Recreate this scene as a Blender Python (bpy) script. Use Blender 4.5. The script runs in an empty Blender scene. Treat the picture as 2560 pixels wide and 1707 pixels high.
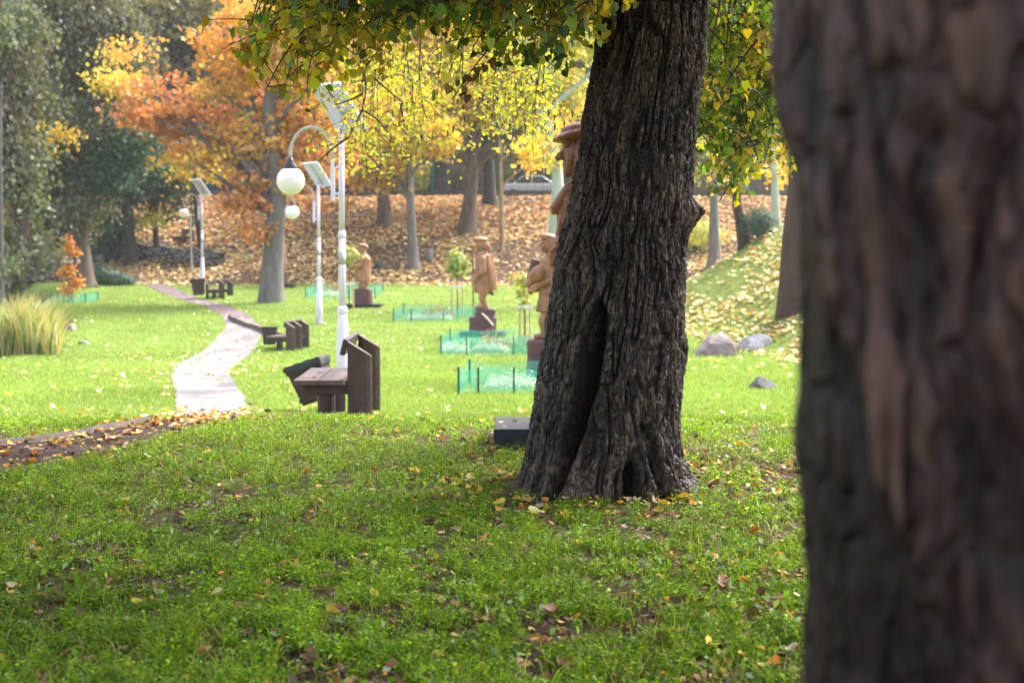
import bpy, bmesh, math, random
import numpy as np
from mathutils import Vector, Matrix, Euler

# ------------------------------------------------------------------ camera, sky, sun, exposure
EZ = 1.6                      # eye height above the near ground
FPX = 3555.0                  # focal length in pixels of a 2560 px wide frame (50 mm)
PITCH = math.radians(3.28)
SC = bpy.context.scene
COL = SC.collection
cam_d = bpy.data.cameras.new("camera"); cam = bpy.data.objects.new("camera", cam_d); COL.objects.link(cam)
cam.location = (0, 0, EZ); cam.rotation_euler = (math.radians(90) - PITCH, 0, 0)
cam_d.sensor_width = 36; cam_d.lens = 36 * FPX / 2560; cam_d.clip_start = 0.1; cam_d.clip_end = 3000
cam_d.dof.use_dof = True; cam_d.dof.focus_distance = 8.4; cam_d.dof.aperture_fstop = 3.2
SC.camera = cam
SUN_EL, SUN_AZ = math.radians(52), math.radians(50)     # azimuth from +Y towards +X
world = bpy.data.worlds.new("World"); SC.world = world; world.use_nodes = True
wn = world.node_tree.nodes; wl = world.node_tree.links
sky = wn.new("ShaderNodeTexSky"); sky.sky_type = 'NISHITA'; sky.sun_disc = False
sky.sun_elevation = SUN_EL; sky.sun_rotation = SUN_AZ; sky.air_density = 1.0; sky.dust_density = 4.0; sky.ozone_density = 1.0
hs = wn.new("ShaderNodeHueSaturation"); hs.inputs["Saturation"].default_value = .5; wl.new(sky.outputs[0], hs.inputs["Color"]); wl.new(hs.outputs[0], wn["Background"].inputs[0]); wn["Background"].inputs[1].default_value = 0.15
sl = bpy.data.lights.new("sun", 'SUN'); so = bpy.data.objects.new("sun", sl); COL.objects.link(so)
sl.energy = 2.0; sl.angle = math.radians(22); sl.color = (1.0, 0.95, 0.91)
sd = Vector((math.sin(SUN_AZ) * math.cos(SUN_EL), math.cos(SUN_AZ) * math.cos(SUN_EL), math.sin(SUN_EL)))
so.rotation_euler = sd.to_track_quat('Z', 'Y').to_euler(); so.location = sd * 60
SC.view_settings.view_transform = 'Standard'; SC.view_settings.look = 'None'
SC.view_settings.exposure = 2.2; SC.view_settings.gamma = 1.0
cy = SC.cycles
cy.use_denoising = True; cy.max_bounces = 6; cy.diffuse_bounces = 3; cy.glossy_bounces = 2
cy.transmission_bounces = 4; cy.transparent_max_bounces = 8; cy.volume_bounces = 1
cy.caustics_reflective = False; cy.caustics_refractive = False; cy.sample_clamp_indirect = 6

# ------------------------------------------------------------------ helpers
R = math.radians
def rng(s): return np.random.default_rng(s)

def P(px, py, D):
    """world point seen at pixel (px,py) of the 2560x1707 frame at depth y = D"""
    u = (px - 1280) / FPX; v = (853.5 - py) / FPX
    c, s = math.cos(PITCH), math.sin(PITCH)
    k = D / (c + v * s)
    return np.array([u * k, D, EZ + k * (v * c - s)])

def X(px, D): return (px - 1280) / FPX * D

_T = np.random.default_rng(77).random(65536) * 2 - 1
def _h(ix, iy, iz, s):
    return _T[((ix * 73856093) ^ (iy * 19349663) ^ (iz * 83492791) ^ (s * 2654435)) & 65535]
def noise(x, y, z=0.0, s=0):
    x, y, z = np.broadcast_arrays(np.asarray(x, float), np.asarray(y, float), np.asarray(z, float))
    fx, fy, fz = np.floor(x), np.floor(y), np.floor(z)
    ix, iy, iz = fx.astype(np.int64), fy.astype(np.int64), fz.astype(np.int64)
    tx, ty, tz = x - fx, y - fy, z - fz
    tx = tx * tx * (3 - 2 * tx); ty = ty * ty * (3 - 2 * ty); tz = tz * tz * (3 - 2 * tz)
    def L(a, b, t): return a + (b - a) * t
    return L(L(L(_h(ix, iy, iz, s), _h(ix + 1, iy, iz, s), tx), L(_h(ix, iy + 1, iz, s), _h(ix + 1, iy + 1, iz, s), tx), ty),
             L(L(_h(ix, iy, iz + 1, s), _h(ix + 1, iy, iz + 1, s), tx), L(_h(ix, iy + 1, iz + 1, s), _h(ix + 1, iy + 1, iz + 1, s), tx), ty), tz)
def fbm(x, y, z=0.0, s=0, o=3):
    r = 0; a = 1.0; t = 0
    for i in range(o):
        r = r + a * noise(x * 2 ** i, y * 2 ** i, np.asarray(z) * 2 ** i, s + i * 13); t += a; a *= .5
    return r / t
def sstep(a, b, x):
    t = np.clip((x - a) / (b - a), 0, 1); return t * t * (3 - 2 * t)

def mesh_from(name, V, faces, mat=None, parent=None, col=None, smooth=False, extra=None):
    """faces: (n,k) array or list of such arrays.  col: per-face rgb"""
    if not isinstance(faces, list): faces = [faces]
    faces = [np.asarray(f, dtype=np.int32).reshape(-1, 4) if np.ndim(f) == 1 else np.asarray(f, dtype=np.int32) for f in faces if len(f)]
    me = bpy.data.meshes.new(name)
    V = np.asarray(V, dtype=np.float32)
    me.vertices.add(len(V)); me.vertices.foreach_set("co", V.ravel())
    li = np.concatenate([f.ravel() for f in faces]); n = sum(len(f) for f in faces)
    tot = np.concatenate([np.full(len(f), f.shape[1], np.int32) for f in faces])
    st = np.concatenate([[0], np.cumsum(tot)[:-1]]).astype(np.int32)
    me.loops.add(len(li)); me.loops.foreach_set("vertex_index", li.astype(np.int32))
    me.polygons.add(n); me.polygons.foreach_set("loop_start", st); me.polygons.foreach_set("loop_total", tot)
    if smooth: me.polygons.foreach_set("use_smooth", np.ones(n, bool))
    me.update(calc_edges=True)
    if col is not None:
        a = me.attributes.new("col", 'FLOAT_COLOR', 'FACE')
        c = np.ones((n, 4), np.float32); c[:, :3] = col; a.data.foreach_set("color", c.ravel())
    for k, v in (extra or {}).items():
        a = me.attributes.new(k, 'FLOAT', 'POINT'); a.data.foreach_set("value", np.asarray(v, np.float32))
    o = bpy.data.objects.new(name, me); COL.objects.link(o)
    if mat: me.materials.append(mat)
    if parent: o.parent = parent
    return o

def tag(o, label=None, cat=None, group=None, kind=None):
    if label: o["label"] = label
    if cat: o["category"] = cat
    if group: o["group"] = group
    if kind: o["kind"] = kind
    return o
def thing(name, label, cat, loc=(0, 0, 0), rz=0.0, group=None):
    o = bpy.data.objects.new(name, None); COL.objects.link(o)
    o.location = loc; o.rotation_euler = (0, 0, rz); o.empty_display_size = .2
    return tag(o, label, cat, group)
def copy_tree(o, parent=None):
    c = o.copy(); COL.objects.link(c)
    if parent: c.parent = parent
    for ch in [k for k in list(COL.objects) if k.parent == o]: copy_tree(ch, c)
    return c

class MB:
    """collects shapes into one bmesh"""
    def __init__(s): s.bm = bmesh.new()
    def box(s, c, d, rot=(0, 0, 0), bev=0.0, taper=1.0):
        r = bmesh.ops.create_cube(s.bm, size=1)['verts']
        M = Matrix.Translation(c) @ Euler(rot).to_matrix().to_4x4()
        for v in r:
            t = taper if v.co.z > 0 else 1.0
            v.co = M @ Vector((v.co.x * d[0] * t, v.co.y * d[1] * t, v.co.z * d[2]))
        if bev:
            es = list({e for v in r for e in v.link_edges})
            bmesh.ops.bevel(s.bm, geom=es, offset=bev, segments=2, affect='EDGES', profile=.6)
        return s
    def tube(s, pts, rad, n=10, cap=True):
        pts = [Vector(p) for p in pts]
        if not hasattr(rad, '__len__'): rad = [rad] * len(pts)
        rings = []; up = None
        for i, p in enumerate(pts):
            t = (pts[min(i + 1, len(pts) - 1)] - pts[max(i - 1, 0)]).normalized()
            if up is None: up = Vector((0, 1, 0)) if abs(t.y) < .9 else Vector((1, 0, 0))
            a = t.cross(up).normalized(); b = t.cross(a).normalized(); up = -b if False else up
            rings.append([s.bm.verts.new(p + (a * math.cos(k * 2 * math.pi / n) + b * math.sin(k * 2 * math.pi / n)) * rad[i]) for k in range(n)])
        for A, B in zip(rings, rings[1:]):
            for k in range(n): s.bm.faces.new((A[k], A[(k + 1) % n], B[(k + 1) % n], B[k]))
        if cap:
            s.bm.faces.new(rings[0][::-1]); s.bm.faces.new(rings[-1])
        return s
    def lathe(s, prof, c=(0, 0, 0), n=24):
        return s.tube([(c[0], c[1], c[2] + z) for r, z in prof], [max(r, 1e-4) for r, z in prof], n)
    def ell(s, c, r, rot=(0, 0, 0), seg=20):
        v = bmesh.ops.create_uvsphere(s.bm, u_segments=seg, v_segments=seg // 2 + 2, radius=1)['verts']
        M = Matrix.Translation(c) @ Euler(rot).to_matrix().to_4x4()
        for q in v: q.co = M @ Vector((q.co.x * r[0], q.co.y * r[1], q.co.z * r[2]))
        return s
    def prism(s, poly, y0, y1, axis='y'):
        """extrude an (x,z) outline along y"""
        f = lambda p, t: (p[0], t, p[1]) if axis == 'y' else (t, p[0], p[1])
        A = [s.bm.verts.new(f(p, y0)) for p in poly]; B = [s.bm.verts.new(f(p, y1)) for p in poly]; n = len(poly)
        s.bm.faces.new(A); s.bm.faces.new(B[::-1])
        for k in range(n): s.bm.faces.new((A[k], B[k], B[(k + 1) % n], A[(k + 1) % n]))
        return s
    def build(s, name, mat, parent=None, smooth=False, bev=0.0, remesh=0.0, sm=0):
        bmesh.ops.recalc_face_normals(s.bm, faces=s.bm.faces)
        me = bpy.data.meshes.new(name); s.bm.to_mesh(me); s.bm.free()
        o = bpy.data.objects.new(name, me); COL.objects.link(o)
        if bev:
            m = o.modifiers.new("b", 'BEVEL'); m.width = bev; m.segments = 2; m.limit_method = 'ANGLE'
        if remesh:
            m = o.modifiers.new("r", 'REMESH'); m.mode = 'VOXEL'; m.voxel_size = remesh; m.use_smooth_shade = True
            if sm:
                m = o.modifiers.new("s", 'SMOOTH'); m.factor = .5; m.iterations = sm
        if bev or remesh:
            dg = bpy.context.evaluated_depsgraph_get(); dg.update()
            nm = bpy.data.meshes.new_from_object(o.evaluated_get(dg)); o.modifiers.clear(); o.data = nm; nm.name = name
            bpy.data.meshes.remove(me); me = nm
        me.materials.clear(); me.materials.append(mat)
        if smooth or remesh: me.polygons.foreach_set("use_smooth", np.ones(len(me.polygons), bool))
        if parent: o.parent = parent
        return o

# ------------------------------------------------------------------ materials
def new_mat(name):
    m = bpy.data.materials.new(name); m.use_nodes = True; nt = m.node_tree
    return m, nt, nt.nodes, nt.links, nt.nodes["Principled BSDF"]
def ramp(N, L, fac, stops):
    r = N.new("ShaderNodeValToRGB"); L.new(fac, r.inputs[0]); e = r.color_ramp.elements
    while len(e) < len(stops): e.new(.5)
    for q, (p, c) in zip(e, stops): q.position = p; q.color = (*c, 1)
    return r.outputs[0]
def tex(N, L, scale, detail=4, coord='Object', stretch=(1, 1, 1), kind='noise'):
    tc = N.new("ShaderNodeTexCoord"); mp = N.new("ShaderNodeMapping"); L.new(tc.outputs[coord], mp.inputs[0]); mp.inputs['Scale'].default_value = stretch
    t = N.new("ShaderNodeTexNoise" if kind == 'noise' else "ShaderNodeTexVoronoi"); L.new(mp.outputs[0], t.inputs['Vector'])
    t.inputs['Scale'].default_value = scale
    if kind == 'noise': t.inputs['Detail'].default_value = detail
    return t.outputs[0]
def simple(name, c0, c1=None, rough=.7, scale=6, stretch=(1, 1, 1), bump=0.0, bscale=None, metal=0.0, spec=.4, detail=5, coord='Object'):
    m, nt, N, L, b = new_mat(name)
    c1 = c1 or tuple(x * .75 for x in c0)
    t = tex(N, L, scale, detail, coord, stretch)
    L.new(ramp(N, L, t, [(.3, c1), (.7, c0)]), b.inputs['Base Color'])
    b.inputs['Roughness'].default_value = rough; b.inputs['Metallic'].default_value = metal; b.inputs['Specular IOR Level'].default_value = spec
    if bump:
        t2 = tex(N, L, bscale or scale * 3, 4, coord, stretch)
        bp = N.new("ShaderNodeBump"); bp.inputs['Strength'].default_value = bump; bp.inputs['Distance'].default_value = .02
        L.new(t2, bp.inputs['Height']); L.new(bp.outputs[0], b.inputs['Normal'])
    return m
def leaf_mat(name, trans=.4, gloss=.04, rough=.45, sat=1.0):
    m, nt, N, L, b = new_mat(name); N.remove(b)
    out = N["Material Output"]
    a = N.new("ShaderNodeAttribute"); a.attribute_name = "col"
    d = N.new("ShaderNodeBsdfDiffuse"); t = N.new("ShaderNodeBsdfTranslucent"); g = N.new("ShaderNodeBsdfGlossy")
    g.inputs['Roughness'].default_value = rough; g.inputs['Color'].default_value = (.9, .95, 1, 1)
    gm = N.new("ShaderNodeMixRGB"); gm.blend_type = 'MULTIPLY'; gm.inputs[0].default_value = 1; gm.inputs[2].default_value = (1.25, 1.15, .55, 1)
    L.new(a.outputs['Color'], d.inputs[0]); L.new(a.outputs['Color'], gm.inputs[1]); L.new(gm.outputs[0], t.inputs[0])
    m1 = N.new("ShaderNodeMixShader"); m1.inputs[0].default_value = trans; L.new(d.outputs[0], m1.inputs[1]); L.new(t.outputs[0], m1.inputs[2])
    m2 = N.new("ShaderNodeMixShader"); m2.inputs[0].default_value = gloss; L.new(m1.outputs[0], m2.inputs[1]); L.new(g.outputs[0], m2.inputs[2])
    L.new(m2.outputs[0], out.inputs[0]); return m

M = {}
M['leaf'] = leaf_mat("leaf", .52, .03)
M['far_leaf'] = leaf_mat("far_leaf", .35, .02)
M['grass'] = leaf_mat("grass_blade", .35, .018, .4)
M['litter'] = leaf_mat("fallen_leaf", .15, .03, .4)
def bark(name, lo, hi, moss=None, bump=.5, scale=5, rough=.85, attr=False, rng_=(.18, .80), crack=30):
    m, nt, N, L, b = new_mat(name)
    t = tex(N, L, scale, 6, 'Object', (1, 1, .25))
    c = ramp(N, L, t, [(.28, lo), (.5, tuple(a * .55 + q * .45 for a, q in zip(lo, hi))), (.72, hi)])
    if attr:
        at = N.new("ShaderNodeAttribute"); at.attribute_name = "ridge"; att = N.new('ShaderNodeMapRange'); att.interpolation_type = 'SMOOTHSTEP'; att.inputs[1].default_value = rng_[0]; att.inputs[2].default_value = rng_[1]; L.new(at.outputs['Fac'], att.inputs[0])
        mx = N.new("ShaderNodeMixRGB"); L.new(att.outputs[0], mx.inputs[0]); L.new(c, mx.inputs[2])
        mu = N.new("ShaderNodeMixRGB"); mu.blend_type = 'MULTIPLY'; mu.inputs[0].default_value = 1; mu.inputs[2].default_value = (.16, .13, .12, 1)  # furrows darkened by colour: part bark tone, part painted shade
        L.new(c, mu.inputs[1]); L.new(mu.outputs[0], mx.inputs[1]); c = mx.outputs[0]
    if moss:
        t3 = tex(N, L, 1.7, 5); mr = ramp(N, L, t3, [(.48, (0, 0, 0)), (.62, (1, 1, 1))])
        m3 = N.new("ShaderNodeMixRGB"); L.new(mr, m3.inputs[0]); L.new(c, m3.inputs[1]); m3.inputs[2].default_value = (*moss, 1); 
        m4 = N.new("ShaderNodeMixRGB"); m4.inputs[0].default_value = .55; L.new(c, m4.inputs[1]); L.new(m3.outputs[0], m4.inputs[2]); c = m4.outputs[0]
    hgt_extra = None
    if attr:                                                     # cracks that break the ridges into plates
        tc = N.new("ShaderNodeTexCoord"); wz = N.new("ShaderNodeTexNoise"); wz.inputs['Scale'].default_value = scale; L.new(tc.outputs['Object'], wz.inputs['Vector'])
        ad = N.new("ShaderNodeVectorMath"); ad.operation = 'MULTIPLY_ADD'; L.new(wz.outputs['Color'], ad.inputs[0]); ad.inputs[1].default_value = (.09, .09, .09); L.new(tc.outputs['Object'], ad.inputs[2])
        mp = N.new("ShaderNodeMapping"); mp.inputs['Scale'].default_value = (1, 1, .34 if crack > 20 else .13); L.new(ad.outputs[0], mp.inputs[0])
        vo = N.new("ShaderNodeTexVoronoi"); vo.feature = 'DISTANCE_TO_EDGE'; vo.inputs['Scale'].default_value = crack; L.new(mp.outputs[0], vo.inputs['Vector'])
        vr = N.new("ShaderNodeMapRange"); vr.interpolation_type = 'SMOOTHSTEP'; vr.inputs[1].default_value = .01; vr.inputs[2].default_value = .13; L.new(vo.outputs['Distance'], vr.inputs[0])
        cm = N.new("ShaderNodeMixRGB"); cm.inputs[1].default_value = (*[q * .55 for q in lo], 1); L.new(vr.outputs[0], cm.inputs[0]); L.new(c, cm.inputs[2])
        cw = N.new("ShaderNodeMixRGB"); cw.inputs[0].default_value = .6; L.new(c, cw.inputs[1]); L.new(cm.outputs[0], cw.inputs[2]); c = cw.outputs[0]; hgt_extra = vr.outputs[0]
    L.new(c, b.inputs['Base Color']); b.inputs['Roughness'].default_value = rough; b.inputs['Specular IOR Level'].default_value = .35
    if hgt_extra:
        b0 = N.new("ShaderNodeBump"); b0.inputs['Strength'].default_value = .9; b0.inputs['Distance'].default_value = .014; L.new(hgt_extra, b0.inputs['Height'])
    t2 = tex(N, L, scale * 6, 6, 'Object', (1, 1, .3)); bp = N.new("ShaderNodeBump"); bp.inputs['Strength'].default_value = bump; bp.inputs['Distance'].default_value = .012
    L.new(t2, bp.inputs['Height']); L.new(bp.outputs[0], b.inputs['Normal'])
    if hgt_extra: L.new(b0.outputs[0], bp.inputs['Normal'])
    return m
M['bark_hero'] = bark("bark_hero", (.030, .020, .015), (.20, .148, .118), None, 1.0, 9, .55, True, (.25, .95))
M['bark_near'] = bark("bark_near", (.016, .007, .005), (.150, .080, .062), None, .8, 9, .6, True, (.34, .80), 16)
M['bark_brown'] = bark("bark_brown", (.06, .038, .03), (.14, .095, .08), (.10, .11, .06))
M['bark_grey'] = bark("bark_grey", (.095, .08, .085), (.21, .18, .185), (.13, .15, .11))
M['bark_pale'] = bark("bark_pale", (.30, .32, .28), (.46, .48, .44), (.30, .36, .26))
M['bark_tan'] = bark("bark_tan", (.20, .13, .08), (.34, .24, .15), (.22, .24, .12))
M['bark_dark'] = bark("bark_dark", (.025, .022, .025), (.06, .052, .05))
M['bark_birch'] = bark('bark_birch', (.05, .042, .035), (.12, .10, .085))
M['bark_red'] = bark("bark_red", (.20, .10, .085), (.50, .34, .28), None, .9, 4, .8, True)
M['twig'] = simple("twig", (.06, .045, .035), rough=.8)
M['bench'] = simple("bench_wood", (.085, .047, .046), (.048, .027, .028), .55, 5, (1, .25, 1), .5, 40)
M['bench_top'] = simple("bench_seat_wood", (.13, .088, .09), (.08, .052, .056), .4, 5, (1, .2, 1), .4, 40)
M['statue'] = simple("statue_wood", (.40, .175, .09), (.15, .06, .032), .40, 6, (1, 1, .3), 1.0, 30)
M['statue_light'] = simple('statue_light_wood', (.46, .215, .12), (.19, .08, .042), .5, 6, (1, 1, .3), 1.0, 24)
M['statue_dark'] = simple("statue_dark_wood", (.16, .085, .055), (.10, .05, .035), .42, 5, (1, 1, .3), .5, 26)
M['plinth'] = simple("plinth_wood", (.14, .055, .07), (.07, .028, .038), .6, 4, (1, 1, 2.5), .7, 16)
M['slab'] = simple("slab_stone", (.014, .017, .030), (.008, .010, .019), .45, 3, bump=.2, bscale=40)
M['paint'] = simple("lamp_paint", (.76, .68, .88), (.64, .57, .75), .4, 3, bump=.05)
M['paint_dark'] = simple("lamp_band", (.42, .40, .40), (.34, .33, .33), .5)
M['arm'] = simple("arm_metal", (.50, .49, .46), (.36, .35, .34), .45, 8, metal=.3)
M['cap'] = simple("lamp_cap", (.035, .03, .045), (.02, .02, .03), .4)
M['globe'] = simple("globe_glass", (.88, .79, .84), (.84, .75, .79), .25, 2, spec=.6)
M['panel_back'] = simple("panel_back", (.68, .62, .95), (.60, .55, .88), .4, 3)
M['panel_face'] = simple("panel_cells", (.03, .04, .10), (.02, .03, .07), .15, 4)
M['frame'] = simple("panel_frame", (.72, .73, .75), (.6, .62, .65), .4)
M['bin_bag'] = simple("bin_bag", (.014, .032, .032), (.008, .016, .018), .28, 9, bump=.8, bscale=14)
M['rock_pink'] = simple("rock_pink", (.27, .21, .22), (.15, .115, .12), .85, 5, bump=.8, bscale=14)
M['rock_grey'] = simple("rock_grey", (.28, .28, .30), (.16, .16, .175), .85, 7, bump=.8, bscale=14)
M['rock_dark'] = simple("rock_dark", (.07, .065, .07), (.035, .035, .037), .85, 6, bump=.8, bscale=14)
M['stake'] = simple("stake_wood", (.55, .40, .24), (.42, .30, .17), .7, 6, (1, 1, .2))
M['stake_white'] = simple("crossbar_white", (.72, .66, .62), (.6, .55, .5), .7, 6)
M['green_post'] = simple("green_post", (.02, .15, .12), (.015, .10, .085), .5)
M['tie'] = simple("tie", (.03, .03, .05), rough=.6)
M['concrete'] = simple("concrete", (.06, .058, .045), (.03, .03, .024), .9, 4, bump=.5)
M['kerb'] = simple("kerb_stone", (.13, .09, .075), (.06, .042, .035), .8, 6, bump=.5, bscale=30)
M['road'] = simple("asphalt", (.06, .06, .065), (.045, .045, .05), .9, 3)
M['car_silver'] = simple("car_paint_silver", (.50, .53, .60), (.46, .49, .56), .25, 2, metal=.3, spec=.6)
M['car_dark'] = simple("car_paint_dark", (.03, .04, .08), (.02, .03, .06), .2, 2, spec=.6)
M['car_glass'] = simple("car_glass", (.02, .025, .03), rough=.08, spec=.8)
M['tyre'] = simple("tyre", (.02, .02, .02), rough=.8)
M['rim'] = simple("rim", (.45, .46, .48), rough=.3, metal=.8)
M['lamp_red'] = simple("tail_lamp", (.35, .02, .02), rough=.2)
M['lamp_white'] = simple("head_lamp", (.7, .7, .72), rough=.15)
def net_mat():
    m, nt, N, L, b = new_mat("green_netting"); out = N["Material Output"]
    t = tex(N, L, 2.0, 3); L.new(ramp(N, L, t, [(.35, (.05, .42, .34)), (.7, (.10, .55, .46))]), b.inputs['Base Color'])
    b.inputs['Roughness'].default_value = .5
    tr = N.new("ShaderNodeBsdfTransparent"); tl = N.new("ShaderNodeBsdfTranslucent"); tl.inputs[0].default_value = (.05, .5, .42, 1)
    m1 = N.new("ShaderNodeMixShader"); m1.inputs[0].default_value = .45; L.new(b.outputs[0], m1.inputs[1]); L.new(tl.outputs[0], m1.inputs[2])
    m2 = N.new("ShaderNodeMixShader"); m2.inputs[0].default_value = .68; L.new(m1.outputs[0], m2.inputs[1]); L.new(tr.outputs[0], m2.inputs[2])
    L.new(m2.outputs[0], out.inputs[0]); return m
M['net'] = net_mat()
def stone_wall_mat():
    m, nt, N, L, b = new_mat("field_stone"); v = tex(N, L, 4.5, kind='voronoi', stretch=(1, 1, 1.5))
    L.new(ramp(N, L, v, [(.0, (.26, .24, .23)), (.35, (.17, .16, .15)), (.6, (.04, .04, .035))]), b.inputs['Base Color'])
    bp = N.new("ShaderNodeBump"); bp.invert = True; bp.inputs['Strength'].default_value = 1; bp.inputs['Distance'].default_value = .08
    L.new(v, bp.inputs['Height']); L.new(bp.outputs[0], b.inputs['Normal']); b.inputs['Roughness'].default_value = .9; return m
M['stones'] = stone_wall_mat()
def water_mat():
    m, nt, N, L, b = new_mat("stream_water"); b.inputs['Base Color'].default_value = (.03, .035, .025, 1); b.inputs['Roughness'].default_value = .08
    t = tex(N, L, 3, 3); bp = N.new("ShaderNodeBump"); bp.inputs['Strength'].default_value = .1; L.new(t, bp.inputs['Height']); L.new(bp.outputs[0], b.inputs['Normal']); return m
M['water'] = water_mat()

# ------------------------------------------------------------------ terrain
PROF = np.array([(-60, 1.35), (-8, 1.45), (0, 1.5), (5, 1.5), (8.9, 1.475), (11, 1.43), (12.4, 1.42), (13.3, 1.50), (14.6, 1.68), (16, 1.80), (18, 1.9), (22.4, 1.97),
                 (28, 2.15), (33, 2.27), (36, 2.22), (40, 2.0), (42, 1.92), (46, 1.80), (50, 1.62), (55, 1.44), (58, 1.16), (60, 1.02)])
PATH = np.array([(-5.3, 7.0), (-4.45, 8.7), (-3.68, 10.1), (-3.26, 11.2), (-2.92, 12.4), (-2.98, 13.8), (-3.4, 16), (-4.25, 20), (-5.6, 25.4), (-6.6, 31), (-7.1, 36), (-7.7, 41), (-9.2, 47), (-11.2, 52), (-13.2, 56), (-14.8, 59.5), (-16.4, 63.5), (-18.5, 66)])
PW = np.array([.95, .95, 1.0, 1.0, .9, .95, .82, .95, 1.0, 1.25, 1.2, 1.0, .8, .8, .8, .8, .8, .8])
def resample(pts, w, step):
    d = np.concatenate([[0], np.cumsum(np.hypot(*np.diff(pts, axis=0).T))]); t = np.arange(0, d[-1], step)
    k = np.ones(5) / 5
    c = np.stack([np.interp(t, d, pts[:, 0]), np.interp(t, d, pts[:, 1])], 1); ww = np.interp(t, d, w)
    for _ in range(6):
        c[2:-2] = (c[:-4] + c[1:-3] + c[2:-2] + c[3:-1] + c[4:]) / 5
    return c, ww
PC, PCW = resample(PATH, PW, .25)
def path_dist(x, y):
    """signed distance beyond the path edge"""
    x = np.asarray(x, float).ravel(); y = np.asarray(y, float).ravel(); out = np.full(x.shape, 99.0)
    m = (x > -20.5) & (x < -1.5) & (y > 6) & (y < 68)
    idx = np.nonzero(m)[0]
    for k in range(0, len(idx), 20000):
        i = idx[k:k + 20000]
        d = np.hypot(x[i, None] - PC[None, :, 0], y[i, None] - PC[None, :, 1]) - PCW[None, :] / 2
        out[i] = d.min(1)
    return out
def hgt(x, y):
    x = np.asarray(x, float); y = np.asarray(y, float)
    z = 0
    for o in (-.6, -.3, 0, .3, .6): z = z - np.interp(y + o * (1 + np.clip(y, 0, 60) / 30), PROF[:, 0], PROF[:, 1]) / 5
    # leafy bank behind the lawn, road terrace, wooded hill
    st = 60.5 + np.clip(-x - 13, 0, 12) * .35
    bank = np.clip((y - st) / (76 - st), 0, 1); bank = bank * .75 + .25 * bank ** 2 * (3 - 2 * bank)
    z = z + 4.35 * bank
    z = z + np.clip(y - 93, 0, 200) * .62 * sstep(93, 103, y)
    # spur on the right
    s = .63 * (x - 5.87) + .105 * (y - 33)
    sp = np.where(s > 0, s * s / (s + .35), 0) * (1 - sstep(46, 52, y)) * sstep(20, 31, y)
    sp = np.minimum(sp, 7)
    z = z + sp * (1 - bank)
    # stream bed on the left
    cx = np.interp(y, [20, 30, 38, 45, 52, 58, 64, 80], [-19, -16.5, -14.3, -15.6, -19, -20, -25, -40])
    w = np.interp(y, [20, 30, 38, 50, 60, 70], [4.5, 4.2, 1.8, 1.5, 1.8, 3])
    z = z - 1.0 * (1 - sstep(w * .55, w * 1.25, np.abs(x - cx + (x < cx - 3) * 0))) * sstep(14, 24, y) * (1 - sstep(66, 74, y))
    z = z + .035 * noise(x * .5, y * .5, 0, 3) + .012 * noise(x * 2.2, y * 2.2, 0, 5)
    # soil heaped against the big linden
    d = np.hypot(x - .42, (y - 9.0)); z = z + .07 * np.exp(-(d / .75) ** 2)
    return z + EZ
def gz(x, y): return float(hgt(x, y))

def axis(parts):
    a = [np.arange(p, q, s) for p, q, s in parts]; return np.concatenate(a)
xs = axis([(-400, -60, 20), (-60, -26, 2), (-26, -10, .4), (-10, 8, .15), (8, 20, .4), (20, 60, 2), (60, 401, 20)])
ys = axis([(-60, -6, 3), (-6, 16, .14), (16, 40, .3), (40, 80, .4), (80, 110, 1), (110, 200, 5), (200, 1000, 50)])
GX, GY = np.meshgrid(xs, ys); gx, gy = GX.ravel(), GY.ravel()
pd = path_dist(gx, gy)
H = hgt(gx, gy) - .03 * (1 - sstep(-.12, .02, pd))
H = np.where(gy > 150, np.minimum(H, hgt(gx, np.full_like(gx, 150.0))), H)
nx, ny = len(xs), len(ys)
I = np.arange(nx * ny).reshape(ny, nx)
Fq = np.stack([I[:-1, :-1], I[:-1, 1:], I[1:, 1:], I[1:, :-1]], -1).reshape(-1, 4)
def soil_mask(x, y):
    """1 = bare soil or litter, 0 = turf"""
    n = fbm(x * .55, y * .9, 0, 21, 3)
    m = (.50 + .30 * sstep(.05, .4, n)) * (1 - sstep(12.2, 13.2, y))
    m = np.maximum(m, .95 * np.exp(-((y - (10.9 - .0 * x)) / .35) ** 2) * sstep(-.7, -.3, x) * (1 - sstep(.2, .5, x)) )   # litter in front of the slab
    m = np.maximum(m, np.exp(-(np.maximum(np.hypot((x - .42) * .9, (y - 8.9)) - .52, 0) / .22) ** 2) * (.6 + .6 * n))
    m = np.maximum(m, sstep(.0, .3, n) * np.exp(-((y - 13.2) / .5) ** 2))
    m = np.maximum(m, .8 * np.exp(-((y - 13.3) / .55) ** 2) * sstep(-3.2, -3.7, x) * (.6 + .8 * n))
    m = np.maximum(m, np.exp(-((x + 1.9) / .75) ** 2 - ((y - 15.2) / 1.5) ** 2))
    m = np.maximum(m, np.exp(-((x - X(897, 50.3)) / 1.0) ** 2 - ((y - 49.4) / .6) ** 2))
    st = 60.0 + np.clip(-x - 13, 0, 12) * .35 - 9 * sstep(-11, -16, x) * 0
    m = np.maximum(m, sstep(st - 1, st + 1.2, y + 1.3 * n))
    cx = np.interp(y, [20, 30, 38, 45, 52, 58, 64, 80], [-19, -16.5, -14.3, -15.6, -19, -20, -25, -40])
    m = np.maximum(m, sstep(24, 30, y) * (1 - sstep(1.0, 1.9, np.abs(x - cx) + .5 * n)))
    m = np.maximum(m, (x < cx - 1) * sstep(48, 52, y) * .9)
    s = .63 * (x - 5.87) + .105 * (y - 33)
    m = np.maximum(m, .35 * sstep(0, .6, s + .5 * n) * sstep(28, 32, y))
    return np.clip(m, 0, 1)
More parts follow.
